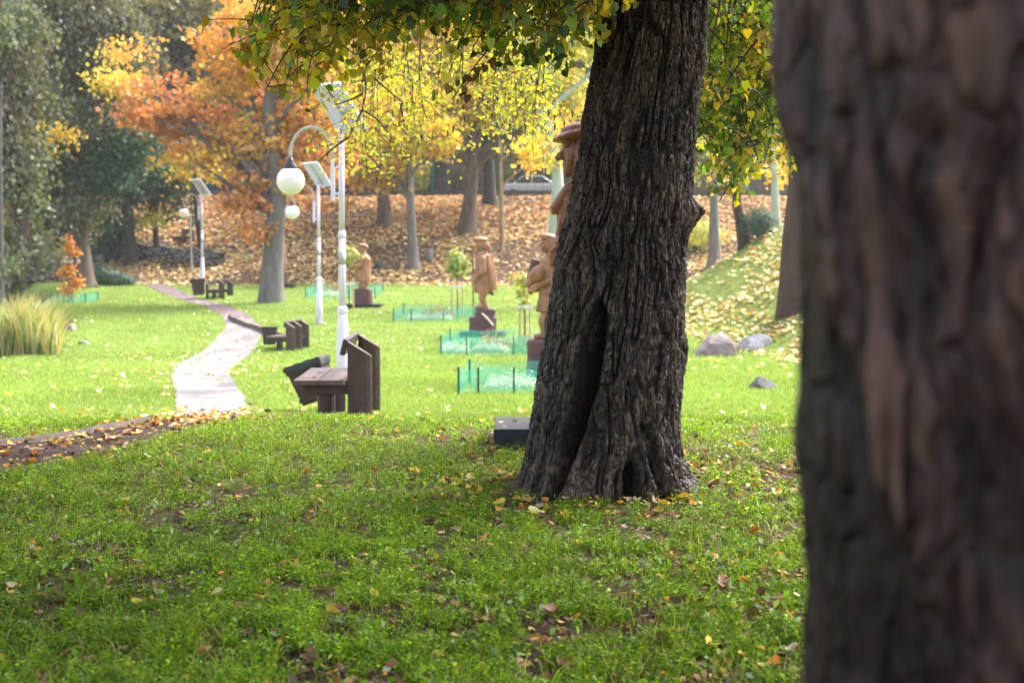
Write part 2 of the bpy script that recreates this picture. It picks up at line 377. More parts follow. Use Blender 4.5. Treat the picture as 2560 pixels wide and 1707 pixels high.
def ground_mat():
    m, nt, N, L, b = new_mat("ground_turf_and_soil")
    a = N.new("ShaderNodeAttribute"); a.attribute_name = "soil"
    t = tex(N, L, 1.3, 5); g1 = ramp(N, L, t, [(.3, (.11, .17, .03)), (.5, (.15, .22, .045)), (.7, (.20, .26, .06))])
    t2 = tex(N, L, 55, 3); gm = N.new("ShaderNodeMixRGB"); gm.blend_type = 'MULTIPLY'; gm.inputs[0].default_value = .7
    L.new(g1, gm.inputs[1]); L.new(ramp(N, L, t2, [(.3, (.45, .45, .4)), (.6, (1.1, 1.1, 1.0))]), gm.inputs[2])
    t3 = tex(N, L, 9, 6); s1 = ramp(N, L, t3, [(.3, (.03, .02, .013)), (.5, (.065, .04, .026)), (.62, (.12, .075, .05)), (.75, (.2, .12, .07))])
    t4 = tex(N, L, 18, 4); ad = N.new("ShaderNodeMath"); ad.operation = 'MULTIPLY_ADD'; L.new(t4, ad.inputs[0]); ad.inputs[1].default_value = .6
    L.new(a.outputs['Fac'], ad.inputs[2])
    k = ramp(N, L, ad.outputs[0], [(.60, (0, 0, 0)), (.85, (1, 1, 1))])
    mx = N.new("ShaderNodeMixRGB"); L.new(k, mx.inputs[0]); L.new(gm.outputs[0], mx.inputs[1]); L.new(s1, mx.inputs[2])
    L.new(mx.outputs[0], b.inputs['Base Color']); b.inputs['Roughness'].default_value = .95; b.inputs['Specular IOR Level'].default_value = .15
    bp = N.new("ShaderNodeBump"); bp.inputs['Strength'].default_value = .8; bp.inputs['Distance'].default_value = .03; L.new(t2, bp.inputs['Height']); L.new(bp.outputs[0], b.inputs['Normal'])
    return m
M['ground'] = ground_mat()
ground = mesh_from("ground", np.stack([gx, gy, H], 1), Fq, M['ground'], smooth=True, extra={"soil": soil_mask(gx, gy)})
tag(ground, kind="structure")

def strip(name, c, w, dz, mat, k=8, extra_h=0.0, edge=0.1, seed=1):
    t = np.gradient(c, axis=0); t /= np.linalg.norm(t, axis=1)[:, None]; nrm = np.stack([-t[:, 1], t[:, 0]], 1)
    u = np.linspace(-.5, .5, k)
    jl = 1 + edge * noise(np.arange(len(c)) * .9, 0, 0, seed); jr = 1 + edge * noise(np.arange(len(c)) * .9, 7, 0, seed)
    off = np.where(u[None] < 0, u[None] * jl[:, None], u[None] * jr[:, None]) * w[:, None]
    x = c[:, :1] + nrm[:, :1] * off; y = c[:, 1:] + nrm[:, 1:] * off
    z = hgt(x, y) + dz
    V = np.stack([x.ravel(), y.ravel(), z.ravel()], 1); n = len(c); I = np.arange(n * k).reshape(n, k)
    F = np.stack([I[:-1, :-1], I[:-1, 1:], I[1:, 1:], I[1:, :-1]], -1).reshape(-1, 4)
    return mesh_from(name, V, F, mat, smooth=True)
def gravel_mat():
    m, nt, N, L, b = new_mat("path_gravel")
    t = tex(N, L, 60, 3, kind='voronoi'); t2 = tex(N, L, 1.6, 5)
    c1 = ramp(N, L, t, [(.0, (.40, .39, .395)), (.45, (.26, .25, .25)), (.8, (.10, .094, .094))])
    tc = N.new("ShaderNodeNewGeometry"); sp = N.new("ShaderNodeSeparateXYZ"); L.new(tc.outputs['Position'], sp.inputs[0])
    mr = N.new("ShaderNodeMapRange"); L.new(sp.outputs[1], mr.inputs[0]); mr.inputs[1].default_value = 12.5; mr.inputs[2].default_value = 14.6; 
    mr2 = N.new("ShaderNodeMapRange"); L.new(sp.outputs[1], mr2.inputs[0]); mr2.inputs[1].default_value = 48; mr2.inputs[2].default_value = 41
    mm = N.new("ShaderNodeMath"); mm.operation = 'MULTIPLY'; L.new(mr.outputs[0], mm.inputs[0]); L.new(mr2.outputs[0], mm.inputs[1])
    fd = N.new("ShaderNodeMixRGB"); fd.inputs[1].default_value = (.06, .042, .036, 1); fd.inputs[2].default_value = (.19, .145, .155, 1); L.new(mr.outputs[0], fd.inputs[0]); d = N.new("ShaderNodeMixRGB"); L.new(fd.outputs[0], d.inputs[1]); L.new(mm.outputs[0], d.inputs[0]); L.new(c1, d.inputs[2])
    mu = N.new("ShaderNodeMixRGB"); mu.blend_type = 'MULTIPLY'; mu.inputs[0].default_value = .9; L.new(d.outputs[0], mu.inputs[1]); L.new(ramp(N, L, t2, [(.36, (.55, .50, .52)), (.58, (1, 1, 1))]), mu.inputs[2])
    L.new(mu.outputs[0], b.inputs['Base Color']); b.inputs['Roughness'].default_value = .9; b.inputs['Specular IOR Level'].default_value = .1
    bp = N.new("ShaderNodeBump"); bp.inputs['Strength'].default_value = .6; bp.inputs['Distance'].default_value = .01; L.new(t, bp.inputs['Height']); L.new(bp.outputs[0], b.inputs['Normal'])
    return m
M['gravel'] = gravel_mat()
tag(strip("path", PC, PCW * 1.06, .004, M['gravel'], 9), kind="structure")
# road terrace behind the fence, stream water
rd = mesh_from("road", [(-60, 80, gz(0, 80) + .03), (60, 80, gz(0, 80) + .03), (60, 89, gz(0, 89) + .05), (-60, 89, gz(0, 89) + .05)], [[0, 1, 2, 3]], M['road']); tag(rd, kind="structure")
wz = EZ - 2.80
wt = mesh_from("stream_water", [(-40, 22, wz), (-13.2, 22, wz), (-13.2, 60, wz), (-40, 60, wz)], [[0, 1, 2, 3]], M['water']); tag(wt, kind="structure")

# ------------------------------------------------------------------ big linden trunk in focus, and the near blurred trunk
def trunk_mesh(name, yc, prof, D, nth, nz, mat, parent, notch=None, lobes=(), ridge=(14, 2.0, .028), plate=0, seed=0, base=None, lean=None, burls=()):
    """prof: rows (py, left px, right px) of the outline at depth D; gives centre and radius up the trunk"""
    pr = np.array(prof, float)
    z = np.array([P(1280, a, D)[2] for a in pr[:, 0]]); xl = np.array([P(a, 853, D)[0] for a in pr[:, 1]]); xr = np.array([P(a, 853, D)[0] for a in pr[:, 2]])
    o = np.argsort(z); z, xl, xr = z[o], xl[o], xr[o]
    zz = np.concatenate([np.linspace(z[0], z[-1], nz)])
    cx = np.interp(zz, z, (xl + xr) / 2); rr = np.interp(zz, z, (xr - xl) / 2)
    for _ in range(12):
        cx[1:-1] = (cx[:-2] + cx[1:-1] * 2 + cx[2:]) / 4; rr[1:-1] = (rr[:-2] + rr[1:-1] * 2 + rr[2:]) / 4
    # finer columns on the side that faces the lawn's open view
    ph = np.linspace(-math.pi, math.pi, nth, endpoint=False)       # 0 = towards the camera (-y)
    PH, ZZ = np.meshgrid(ph, zz); CX = cx[:, None] + 0 * PH; RR = rr[:, None] + 0 * PH
    hgr = ZZ - (base if base is not None else zz[0])
    rad = RR * (1 + .035 * fbm(np.sin(PH) * 1.6, np.cos(PH) * 1.6, ZZ * 1.1, seed + 3, 2))
    for (p0, wd, amp, hh) in lobes:                                  # root flares
        d = np.angle(np.exp(1j * (PH - p0)))
        rad += amp * np.exp(-(d / wd) ** 2) * np.exp(-np.maximum(hgr, 0) / hh)
    gash = np.zeros_like(rad)
    if notch is not None:
        for nt_ in notch:
            nz_ = np.array([P(1280, a, D)[2] for a in nt_['py']][::-1]); nx_ = np.array([P(a, 853, D)[0] for a in nt_['px']][::-1])
            nw_ = np.array([a / FPX * D for a in nt_['w']][::-1]); nd_ = np.array(nt_['d'][::-1])
            xx = np.interp(ZZ, nz_, nx_); w = np.interp(ZZ, nz_, nw_); dep = np.interp(ZZ, nz_, nd_)
            dep = dep * sstep(nz_[-1] + .01, nz_[-1] - nt_.get('top', .10), ZZ)
            px_ = CX + RR * np.sin(PH); dx = (px_ - xx) / w + .25 * noise(ZZ * 6, PH * 2, 0, seed + 9)
            g = np.exp(-np.abs(dx) ** 2.6) * (np.cos(PH) > 0)
            rad -= dep * g; gash = np.maximum(gash, g * np.minimum(dep / .1, 1))
            lip = np.exp(-((np.abs(dx) - 1.7) / .7) ** 2) * (np.cos(PH) > 0); rad += .03 * lip * np.minimum(dep / .08, 1)
    for (bx, by, bs, ba) in burls:
        q = P(bx, by, D); pxx = CX + RR * np.sin(PH); rad += ba * np.exp(-((pxx - q[0]) / bs) ** 2 - ((ZZ - q[2]) / (bs * 1.3)) ** 2) * (np.cos(PH) > -.4)
    # interlacing vertical ridges
    k, kz, amp = ridge
    ux, uy = np.sin(PH) * RR.mean(), np.cos(PH) * RR.mean()
    wv = .05 * fbm(ux * 3, uy * 3, ZZ * 2.0, seed + 31, 2)
    n1 = noise((ux + wv) * k, (uy + wv) * k, ZZ * kz, seed + 1); n2 = noise((ux + wv) * k * 2.1, (uy + wv) * k * 2.1, ZZ * kz * 2.6, seed + 2)
    n3 = fbm(ux * k * 2.5, uy * k * 2.5, ZZ * k * 1.1, seed + 7, 3)
    r1 = sstep(.02, .30, np.abs(n1)); r2 = sstep(0, .42, np.abs(n2))
    ridge_h = r1 * (.65 + .35 * r2)
    fine = sstep(0, .35, np.abs(noise((ux + wv) * k * 4.3, (uy + wv) * k * 4.3, ZZ * kz * 7 + n1, seed + 14)))
    ridge_h = ridge_h * (.72 + .28 * fine)
    if plate:
        n4 = noise(ux * plate, uy * plate, ZZ * plate * .45 + 2.2 * ux, seed + 40); ridge_h = ridge_h * .35 + .65 * sstep(-.25, .35, n4) * (.6 + .4 * r2)
    mod = (.75 + .25 * sstep(-.3, .3, noise(ux * 1.7, uy * 1.7, ZZ * 1.2, seed + 50))) * (1 - .6 * gash)
    rad += amp * (ridge_h - .5) * mod + amp * .22 * n3
    x = CX + rad * np.sin(PH); y = yc - rad * np.cos(PH)
    if lean is not None: y = y + lean * (ZZ - zz[0])
    V = np.stack([x.ravel(), y.ravel(), ZZ.ravel()], 1)
    I = np.arange(nth * nz).reshape(nz, nth); J = np.roll(I, -1, 1)
    F = np.stack([I[:-1], J[:-1], J[1:], I[1:]], -1).reshape(-1, 4)
    return mesh_from(name, V, F, mat, parent, smooth=True, extra={"ridge": (np.clip(ridge_h * .8 + n3 * .5 + .1, 0, 1) * (1 - .5 * gash)).ravel()})  # ridge value also paints the hollow's shade into the bark colour

def tubes_np(segs, n=6):
    """segs: list of (points (k,3), radii (k,)) -> verts, faces"""
    V = []; F = []; off = 0
    ang = np.arange(n) * 2 * math.pi / n
    for p, r in segs:
        p = np.asarray(p, float); k = len(p); t = np.gradient(p, axis=0); t /= np.linalg.norm(t, axis=1)[:, None] + 1e-9
        up = np.where(np.abs(t[:, 2:3]) > .9, [[1, 0, 0]], [[0, 0, 1]]); a = np.cross(t, up); a /= np.linalg.norm(a, axis=1)[:, None] + 1e-9; b = np.cross(t, a)
        for i in range(1, k):                                     # keep frames from flipping
            if np.dot(a[i], a[i - 1]) < 0: a[i] = -a[i]; b[i] = -b[i]
        r = np.broadcast_to(np.asarray(r, float), (k,))
        v = p[:, None] + (a[:, None] * np.cos(ang)[None, :, None] + b[:, None] * np.sin(ang)[None, :, None]) * r[:, None, None]
        I = np.arange(k * n).reshape(k, n) + off; J = np.roll(I, -1, 1)
        F.append(np.stack([I[:-1], J[:-1], J[1:], I[1:]], -1).reshape(-1, 4)); V.append(v.reshape(-1, 3)); off += k * n
    return np.concatenate(V), np.concatenate(F)
def curve(p0, p1, sag=0, bend=.1, k=8, g=None):
    p0, p1 = np.asarray(p0, float), np.asarray(p1, float); t = np.linspace(0, 1, k)[:, None]
    L = np.linalg.norm(p1 - p0); o = (g.normal(size=3) * bend * L) if g is not None else np.zeros(3)
    return p0 + (p1 - p0) * t + o * np.sin(t * math.pi) * .5 + np.array([0, 0, sag]) * (t * (1 - t)) * 4

# leaf templates: (verts Kx3, faces)
HEART = (np.array([(0, 0, 0), (.30, -.12, .05), (.50, .18, .09), (.40, .55, .07), (0, 1.05, -.06), (-.40, .55, .07), (-.50, .18, .09), (-.30, -.12, .05), (0, .45, -.02)]),
         [np.array([(0, 1, 2, 8), (8, 2, 3, 4), (8, 4, 5, 6), (0, 8, 6, 7)])])
LOBED = (np.array([(0, -.1, 0), (.5, -.05, .10), (.28, .22, 0), (.62, .6, .08), (.2, .55, -.03), (0, 1.05, .06), (-.2, .55, -.03), (-.62, .6, .08), (-.28, .22, 0), (-.5, -.05, .1)]),
         [np.array([(0, 1, 2, 8), (0, 2, 8, 9)])[:1], np.array([(2, 3, 4, 6), (2, 6, 7, 8)]), np.array([(4, 5, 6), (0, 8, 9)])])
OVAL = (np.array([(0, 0, 0), (.32, .5, .08), (0, 1, 0), (-.32, .5, .08)]), [np.array([(0, 1, 2), (0, 2, 3)])])
QUAD = (np.array([(-.45, 0, 0), (.45, .1, .06), (.35, .9, -.05), (-.3, 1, .08)]), [np.array([(0, 1, 2, 3)])])
LANCE = (np.array([(0, 0, 0), (.13, .4, .03), (0, 1, -.08), (-.13, .4, .03)]), [np.array([(0, 1, 2), (0, 2, 3)])])
def leaves(name, pos, size, cols, mat, parent=None, tpl=HEART, seed=0, mode='random', curl=0.0, up=None):
    """mode random: any way; hang: tips down; flat: lying"""
    g = rng(seed); n = len(pos); T, FS = tpl; K = len(T)
    if mode == 'flat':
        nrm = g.normal(size=(n, 3)) * [.38, .38, 0] + [0, 0, 1]; ax = g.normal(size=(n, 3)); ax[:, 2] = 0
    elif mode == 'hang':
        nrm = g.normal(size=(n, 3)) * [1, 1, .5]; ax = g.normal(size=(n, 3)) * [.6, .6, .35] + [0, 0, -.9]
    else:
        nrm = g.normal(size=(n, 3)) + [0, 0, .5]; ax = g.normal(size=(n, 3)) + [0, 0, -.2]
    if up is not None: nrm = up + g.normal(size=(n, 3)) * .35
    nrm /= np.linalg.norm(nrm, axis=1)[:, None]; ax -= (ax * nrm).sum(1)[:, None] * nrm; ax /= np.linalg.norm(ax, axis=1)[:, None] + 1e-9
    bx = np.cross(ax, nrm); size = np.broadcast_to(np.asarray(size, float), (n,))
    asp = g.uniform(.75, 1.1, n)
    Tz = T[:, 2][None] * g.uniform(.3, 1.6, n)[:, None]
    if curl: Tz = Tz + (curl * g.uniform(-.5, 1, n))[:, None] * (T[:, 0] ** 2 * 2 + (T[:, 1] - .5) ** 2)[None]
    V = pos[:, None] + size[:, None, None] * (bx[:, None] * T[None, :, 0, None] * asp[:, None, None] + ax[:, None] * T[None, :, 1, None] + nrm[:, None] * Tz[..., None])
    off = (np.arange(n) * K)[:, None, None]
    faces = [(f[None] + off).reshape(-1, f.shape[1]) for f in FS]
    cc = np.concatenate([np.repeat(cols, len(f), axis=0) for f in FS])
    return mesh_from(name, V.reshape(-1, 3), faces, mat, parent, cc)
def pal(g, n, palette, jit=.15):
    """palette: list of (weight, rgb)"""
    w = np.array([p[0] for p in palette], float); i = g.choice(len(palette), n, p=w / w.sum())
    c = np.array([p[1] for p in palette])[i]; return np.clip(c * (1 + g.normal(size=(n, 1)) * jit) * (1 + g.normal(size=(n, 3)) * jit * .4), .004, .9)

LIN = [(4, (.07, .14, .012)), (4, (.15, .22, .015)), (5, (.34, .32, .018)), (4, (.52, .40, .02)), (1, (.30, .17, .02))]

lin = thing("linden_tree", "big dark linden with furrowed bark and a long hollow, in sharp focus", "tree", (0, 0, 0))
TP = [(-420, 1512, 1752), (-200, 1510, 1762), (0, 1507, 1767), (140, 1494, 1763), (210, 1480, 1750), (290, 1465, 1741), (435, 1442, 1732), (520, 1428, 1727), (610, 1400, 1718), (707, 1390, 1715), (816, 1372, 1712), (925, 1355, 1708),
      (1034, 1340, 1703), (1110, 1330, 1706), (1160, 1322, 1716), (1200, 1316, 1722), (1250, 1312, 1726), (1300, 1312, 1728)]
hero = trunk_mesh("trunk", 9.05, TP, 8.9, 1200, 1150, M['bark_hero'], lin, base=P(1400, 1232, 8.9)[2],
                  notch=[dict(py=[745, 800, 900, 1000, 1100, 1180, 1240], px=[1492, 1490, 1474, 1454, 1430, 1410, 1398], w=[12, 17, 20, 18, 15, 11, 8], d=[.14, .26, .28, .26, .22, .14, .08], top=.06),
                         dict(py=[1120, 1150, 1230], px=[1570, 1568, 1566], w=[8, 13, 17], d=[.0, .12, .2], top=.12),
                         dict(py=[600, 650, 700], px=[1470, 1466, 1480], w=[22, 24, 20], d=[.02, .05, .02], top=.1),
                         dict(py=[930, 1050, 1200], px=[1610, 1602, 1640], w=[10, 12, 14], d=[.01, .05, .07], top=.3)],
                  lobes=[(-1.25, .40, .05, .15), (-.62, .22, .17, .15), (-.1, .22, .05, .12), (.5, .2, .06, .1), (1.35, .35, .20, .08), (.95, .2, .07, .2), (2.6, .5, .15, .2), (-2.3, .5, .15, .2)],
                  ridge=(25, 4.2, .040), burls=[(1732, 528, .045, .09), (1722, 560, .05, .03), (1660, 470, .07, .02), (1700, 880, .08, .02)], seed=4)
ntr = thing("trunk_tree", "very near dark tree trunk, out of focus, filling the right edge of the picture", "tree", (0, 0, 0))
ntr.name = "near_tree"
NP = [(-1400, 2020, 3670), (-600, 1990, 3640), (0, 1955, 3610), (300, 1965, 3610), (600, 1990, 3625), (853, 2000, 3640), (1200, 2010, 3650), (1707, 2040, 3680), (2600, 2030, 3700), (4300, 2000, 3760)]
# outline rows above are for a trunk whose centre stands 1.5 m ahead
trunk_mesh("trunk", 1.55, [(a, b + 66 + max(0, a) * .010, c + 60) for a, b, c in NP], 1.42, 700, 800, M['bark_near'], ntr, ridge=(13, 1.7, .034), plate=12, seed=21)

# crown of the linden: limbs above the frame and drooping leafy shoots that reach into it
def shoots(g, ends, L, seg, twig_r=.0055):
    """drooping shoots with side twigs; returns tube segs and leaf positions"""
    pts = []; S = []
    for e in ends:
        st = e[3:6]; en = e[:3]
        c = curve(st, en, sag=.12 * L, bend=.12, k=7, g=g); S.append((c, np.linspace(twig_r * 1.8, twig_r * .5, 7)))
        for t in g.uniform(.15, 1, seg):
            i = min(int(t * 6), 5); b = c[i] + (c[i + 1] - c[i]) * (t * 6 - i)
            d = g.normal(size=3) * [1, 1, .5] + [0, 0, -.35]; d = d / np.linalg.norm(d) * L * g.uniform(.15, .4)
            q = curve(b, b + d, sag=.03, bend=.1, k=4, g=g); S.append((q, np.linspace(twig_r * .7, twig_r * .3, 4)))
            m = g.integers(3, 8)
            for u in np.linspace(.2, 1, m): pts.append(b + d * u + g.normal(size=3) * .02)
    return S, np.array(pts)
g = rng(5)
poly_y = lambda px: np.interp(px, [600, 650, 690, 740, 800, 860, 930, 980, 1030, 1090, 1150, 1200, 1260, 1330, 1380, 1450, 1510], [70, 265, 290, 280, 245, 205, 215, 140, 110, 125, 180, 215, 210, 150, 200, 190, 190])
ends = []
for i in range(190):
    px = g.uniform(625, 1510); D = g.uniform(7.6, 10.2); lim = poly_y(px) - 38
    py = lim * (1 - g.random() ** .75 * 1.25) if px > 660 else lim - abs(g.normal()) * 60
    e = P(px, py, D); st = e + np.array([g.uniform(.15, .6), g.uniform(-.25, .25), g.uniform(.25, .6)]); ends.append(np.concatenate([e, st]))
for i in range(190):
    px = g.uniform(1745, 1995); D = g.uniform(10.6, 13.2)
    lim = np.interp(px, [1740, 1780, 1830, 1870, 1920, 2000], [420, 450, 490, 500, 440, 410]); py = lim - g.uniform(0, 1) ** .8 * 480
    e = P(px, py, D); st = e + np.array([g.uniform(-.5, .3), g.uniform(-.3, .3), g.uniform(.2, .6)]); ends.append(np.concatenate([e, st]))
S, lp = shoots(g, ends, .75, 7)
# the two bare-ended visible branches lower down and small strays
for (a, b, D, r) in [((1384, 0), (1130, 250), 8.6, .009), ((1250, 20), (905, 95), 8.9, .008), ((1010, 60), (760, 110), 8.7, .008), ((1200, 60), (1165, 110), 8.4, .006), ((1500, 30), (1400, 110), 8.6, .009),
                     ((1130, 0), (700, 80), 8.3, .011), ((1800, 0), (1758, 170), 10, .010), ((1850, -20), (1800, 110), 11, .012), ((1930, 0), (1870, 90), 11, .009), ((1960, 300), (1790, 385), 12, .008), ((1800, 500), (1930, 340), 12.5, .006)]:
    S.append((curve(P(*a, D), P(*b, D), sag=.05, bend=.12, k=9, g=g), np.linspace(r, r * .35, 9)))
yel = noise(lp[:, 0] * 1.5, lp[:, 1] * 1.5, lp[:, 2] * 2.2, 88) + .25 * g.normal(size=len(lp)) > .0 + .15 * (lp[:, 0] > 1)
ncol = np.where(yel[:, None], pal(g, len(lp), [(4, (.60, .50, .025)), (3, (.44, .42, .02)), (2, (.24, .30, .015)), (1, (.42, .24, .02))], .2), pal(g, len(lp), [(3, (.06, .13, .012)), (4, (.14, .23, .016)), (2, (.30, .34, .02))], .25))
# brown curled leaf cluster hanging at px 1100-1260
cl = []
for t in np.linspace(0, 1, 26): cl.append(P(1275 - 150 * t, 130 + 95 * t, 8.6) + g.normal(size=3) * .03)
lp2 = np.concatenate([lp, np.array(cl)]); ncol = np.concatenate([ncol, pal(g, len(cl), [(1, (.20, .15, .03)), (1, (.16, .09, .02)), (1, (.25, .2, .03))])])
low = leaves("crown", lp2, g.uniform(.032, .070, len(lp2)), ncol, M['leaf'], lin, HEART, 9, 'hang', curl=.25)
# high crown, unseen above the frame, leaves enlarged and thickened to shade the foreground
LIMB = []
TOPC = np.array([P(1632, -300, 8.9)[0], 9.05, P(1632, -330, 8.9)[2]])
hp = []
for i in range(26):
    a = i * 2.4 + g.uniform(-.3, .3); ln = g.uniform(3.6, 6.6); el = g.uniform(.05, .75)
    e = TOPC + np.array([math.cos(a) * math.cos(el), math.sin(a) * math.cos(el), 0]) * ln + np.array([0, 0, g.uniform(-.3, 1.2) + math.sin(el) * ln * 1.1 + (i % 5) * .35])
    c = curve(TOPC + np.array([0, 0, (i % 6) * .45 - .3]), e, sag=.7, bend=.12, k=12, g=g); LIMB.append((c, np.linspace(.10, .015, 12)))
    for k in range(26):
        t = g.uniform(.25, 1); b = c[int(t * 11)]; d = g.normal(size=3) * [1, 1, .55]; d *= g.uniform(.5, 1.5) / np.linalg.norm(d)
        LIMB.append((curve(b, b + d, bend=.15, k=5, g=g), np.linspace(.014, .004, 5)))
        for q in range(52): hp.append(b + d * g.uniform(.1, 1.1) + g.normal(size=3) * .22)
LIMB.append((np.array([TOPC + [0, 0, -.6], TOPC + [.0, 0, .8], TOPC + [.1, .05, 2.0], TOPC + [.2, .1, 4.5]]), np.array([.34, .27, .2, .08])))
hp = np.array(hp)
zf = (hp[:, 1] > 1.6) & ~((hp[:, 2] < P(1280, -60, 1)[2] * 0 + EZ + (hp[:, 1]) * .176 + .15))      # keep the hanging band of the frame to the shoots above
hp = hp[zf]
leaves("upper_crown", hp, g.uniform(.13, .22, len(hp)), pal(g, len(hp), LIN), M['leaf'], lin, QUAD, 10, 'random')
V, F = tubes_np(S + LIMB, 6); mesh_from("branches", V, F, M['twig'], lin, smooth=True)
# near tree: unseen crown high above the camera, widened and thickened to shade the foreground
LB = []; hp = []; T0 = np.array([.62, 1.55, 5.2])
for i in range(30):
    a = i * 2.4; ln = g.uniform(2.5, 8.0); e = T0 + np.array([math.cos(a) * ln, math.sin(a) * ln, g.uniform(.2, 3.2)])
    c = curve(T0 + [0, 0, (i % 5) * .4 - .8], e, sag=.5, bend=.1, k=10, g=g); LB.append((c, np.linspace(.09, .015, 10)))
    for k in range(22):
        b = c[int(g.uniform(.3, 1) * 9)]; d = g.normal(size=3) * [1.2, 1.2, .5]
        for q in range(46): hp.append(b + d * g.uniform(.1, 1.1) + g.normal(size=3) * .25)
LB.append((np.array([[.62, 1.55, 2.5], [.62, 1.55, 4.0], [.6, 1.6, 6.4], [.5, 1.6, 8]]), np.array([.28, .26, .18, .06])))
hp = np.array(hp); hp = hp[hp[:, 2] > EZ + np.maximum(hp[:, 1], 0) * .19 + .6]
leaves("crown", hp, g.uniform(.13, .24, len(hp)), pal(g, len(hp), LIN), M['leaf'], ntr, QUAD, 12)
V, F = tubes_np(LB, 8); mesh_from("limbs", V, F, M['bark_brown'], ntr, smooth=True)

# ------------------------------------------------------------------ drooping birch behind the linden
def wp(g, n): return g.normal(size=(n, 3))
bt = thing("birch_tree", "half hidden birch behind the big linden with thin drooping twigs, catkins and small lime leaves", "tree", (0, 0, 0))
BX, BY = X(1565, 16.5), 16.5
bz = gz(BX, BY); S = [(np.array([[BX, BY, bz - .1], [BX + .02, BY, bz + 1.5], [BX + .05, BY, bz + 3.2], [BX, BY, bz + 6.5], [BX, BY, bz + 9]]), np.array([.17, .15, .13, .09, .03]))]
g = rng(31); lp = []; ck = []
for i in range(44):
    px = g.uniform(800, 1400) if i < 38 else g.uniform(1760, 1900); D = g.uniform(13.5, 18)
    bot = np.interp(px, [800, 860, 900, 1000, 1100, 1200, 1400, 1900], [300, 380, 440, 390, 330, 330, 360, 420]) * g.uniform(.7, 1.08)
    top = P(px + g.uniform(-20, 60), -40 if i % 3 else 60, D); e = P(px, bot, D)
    c = curve(top, e, bend=.08, k=14, g=g); S.append((c, np.linspace(.009, .0025, 14)))
    if i % 2 == 0: S.append((curve(np.array([BX, BY, bz + 4.2 + (i % 7) * .3]), top, sag=.5, bend=.05, k=9, g=g), np.linspace(.035, .009, 9)))
    for k in range(15):
        t = g.uniform(.3, 1); b = c[int(t * 13)]; d = g.normal(size=3) * [.16, .16, .07] + [0, 0, -.14]
        S.append((curve(b, b + d * 1.5, bend=.08, k=4, g=g), np.linspace(.003, .0018, 4)))
        for u in np.linspace(.2, 1.5, 4):
            if g.random() < .95: lp.append(b + d * u + g.normal(size=3) * .03); lp.append(b + d * u + g.normal(size=3) * .04)
        if g.random() < .18: ck.append((b + d * 1.5 + np.array([[0, 0, 0], [.005, 0, -.03], [0, 0, -.07]]), [.006, .011, .005]))
c = curve(P(925, 160, 15), P(918, 330, 15), bend=.03, k=9, g=g)
for (a, b) in [((905, 170), (905, 275)), ((905, 275), (870, 345)), ((870, 345), (800, 400)), ((905, 275), (960, 320)), ((930, 190), (1000, 250)), ((1000, 250), (1012, 320)), ((905, 235), (840, 262))]:
    S.append((curve(P(*a, 14), P(*b, 14), bend=.1, k=7, g=g), np.linspace(.013, .007, 7)))
lp = np.array(lp)
leaves("crown", lp, g.uniform(.04, .065, len(lp)), pal(g, len(lp), [(3, (.38, .46, .05)), (4, (.56, .52, .06)), (2, (.66, .50, .05))]), M['leaf'], bt, OVAL, 5, 'random')
V, F = tubes_np(S + ck, 6); mesh_from("trunk", V, F, M['bark_birch'], bt, smooth=True)  # trunk mesh also holds the drooping twigs and catkins

# ------------------------------------------------------------------ background trees
ORANGE = [(5, (.62, .30, .10)), (4, (.53, .21, .09)), (3, (.66, .38, .12)), (1, (.40, .17, .08))]
YORANGE = [(4, (.68, .36, .07)), (3, (.66, .42, .10)), (2, (.55, .26, .08)), (1, (.40, .32, .08))]
YELLOW = [(5, (.74, .52, .06)), (4, (.70, .44, .06)), (2, (.62, .54, .14)), (1, (.42, .42, .08))]
LIME = [(4, (.46, .48, .10)), (3, (.60, .54, .12)), (2, (.30, .36, .08))]
GREYG = [(4, (.13, .15, .085)), (3, (.20, .205, .125)), (3, (.07, .095, .06)), (1, (.26, .23, .155))]
TEAL = [(4, (.06, .12, .085)), (3, (.085, .15, .10)), (2, (.045, .08, .06))]
OLIVE = [(4, (.13, .14, .055)), (3, (.18, .17, .07)), (2, (.09, .10, .05)), (1, (.28, .22, .07))]
BROWN = [(4, (.20, .15, .10)), (3, (.26, .20, .12)), (2, (.13, .11, .08))]
DARK = [(4, (.045, .06, .045)), (3, (.07, .08, .055)), (1, (.12, .12, .06))]
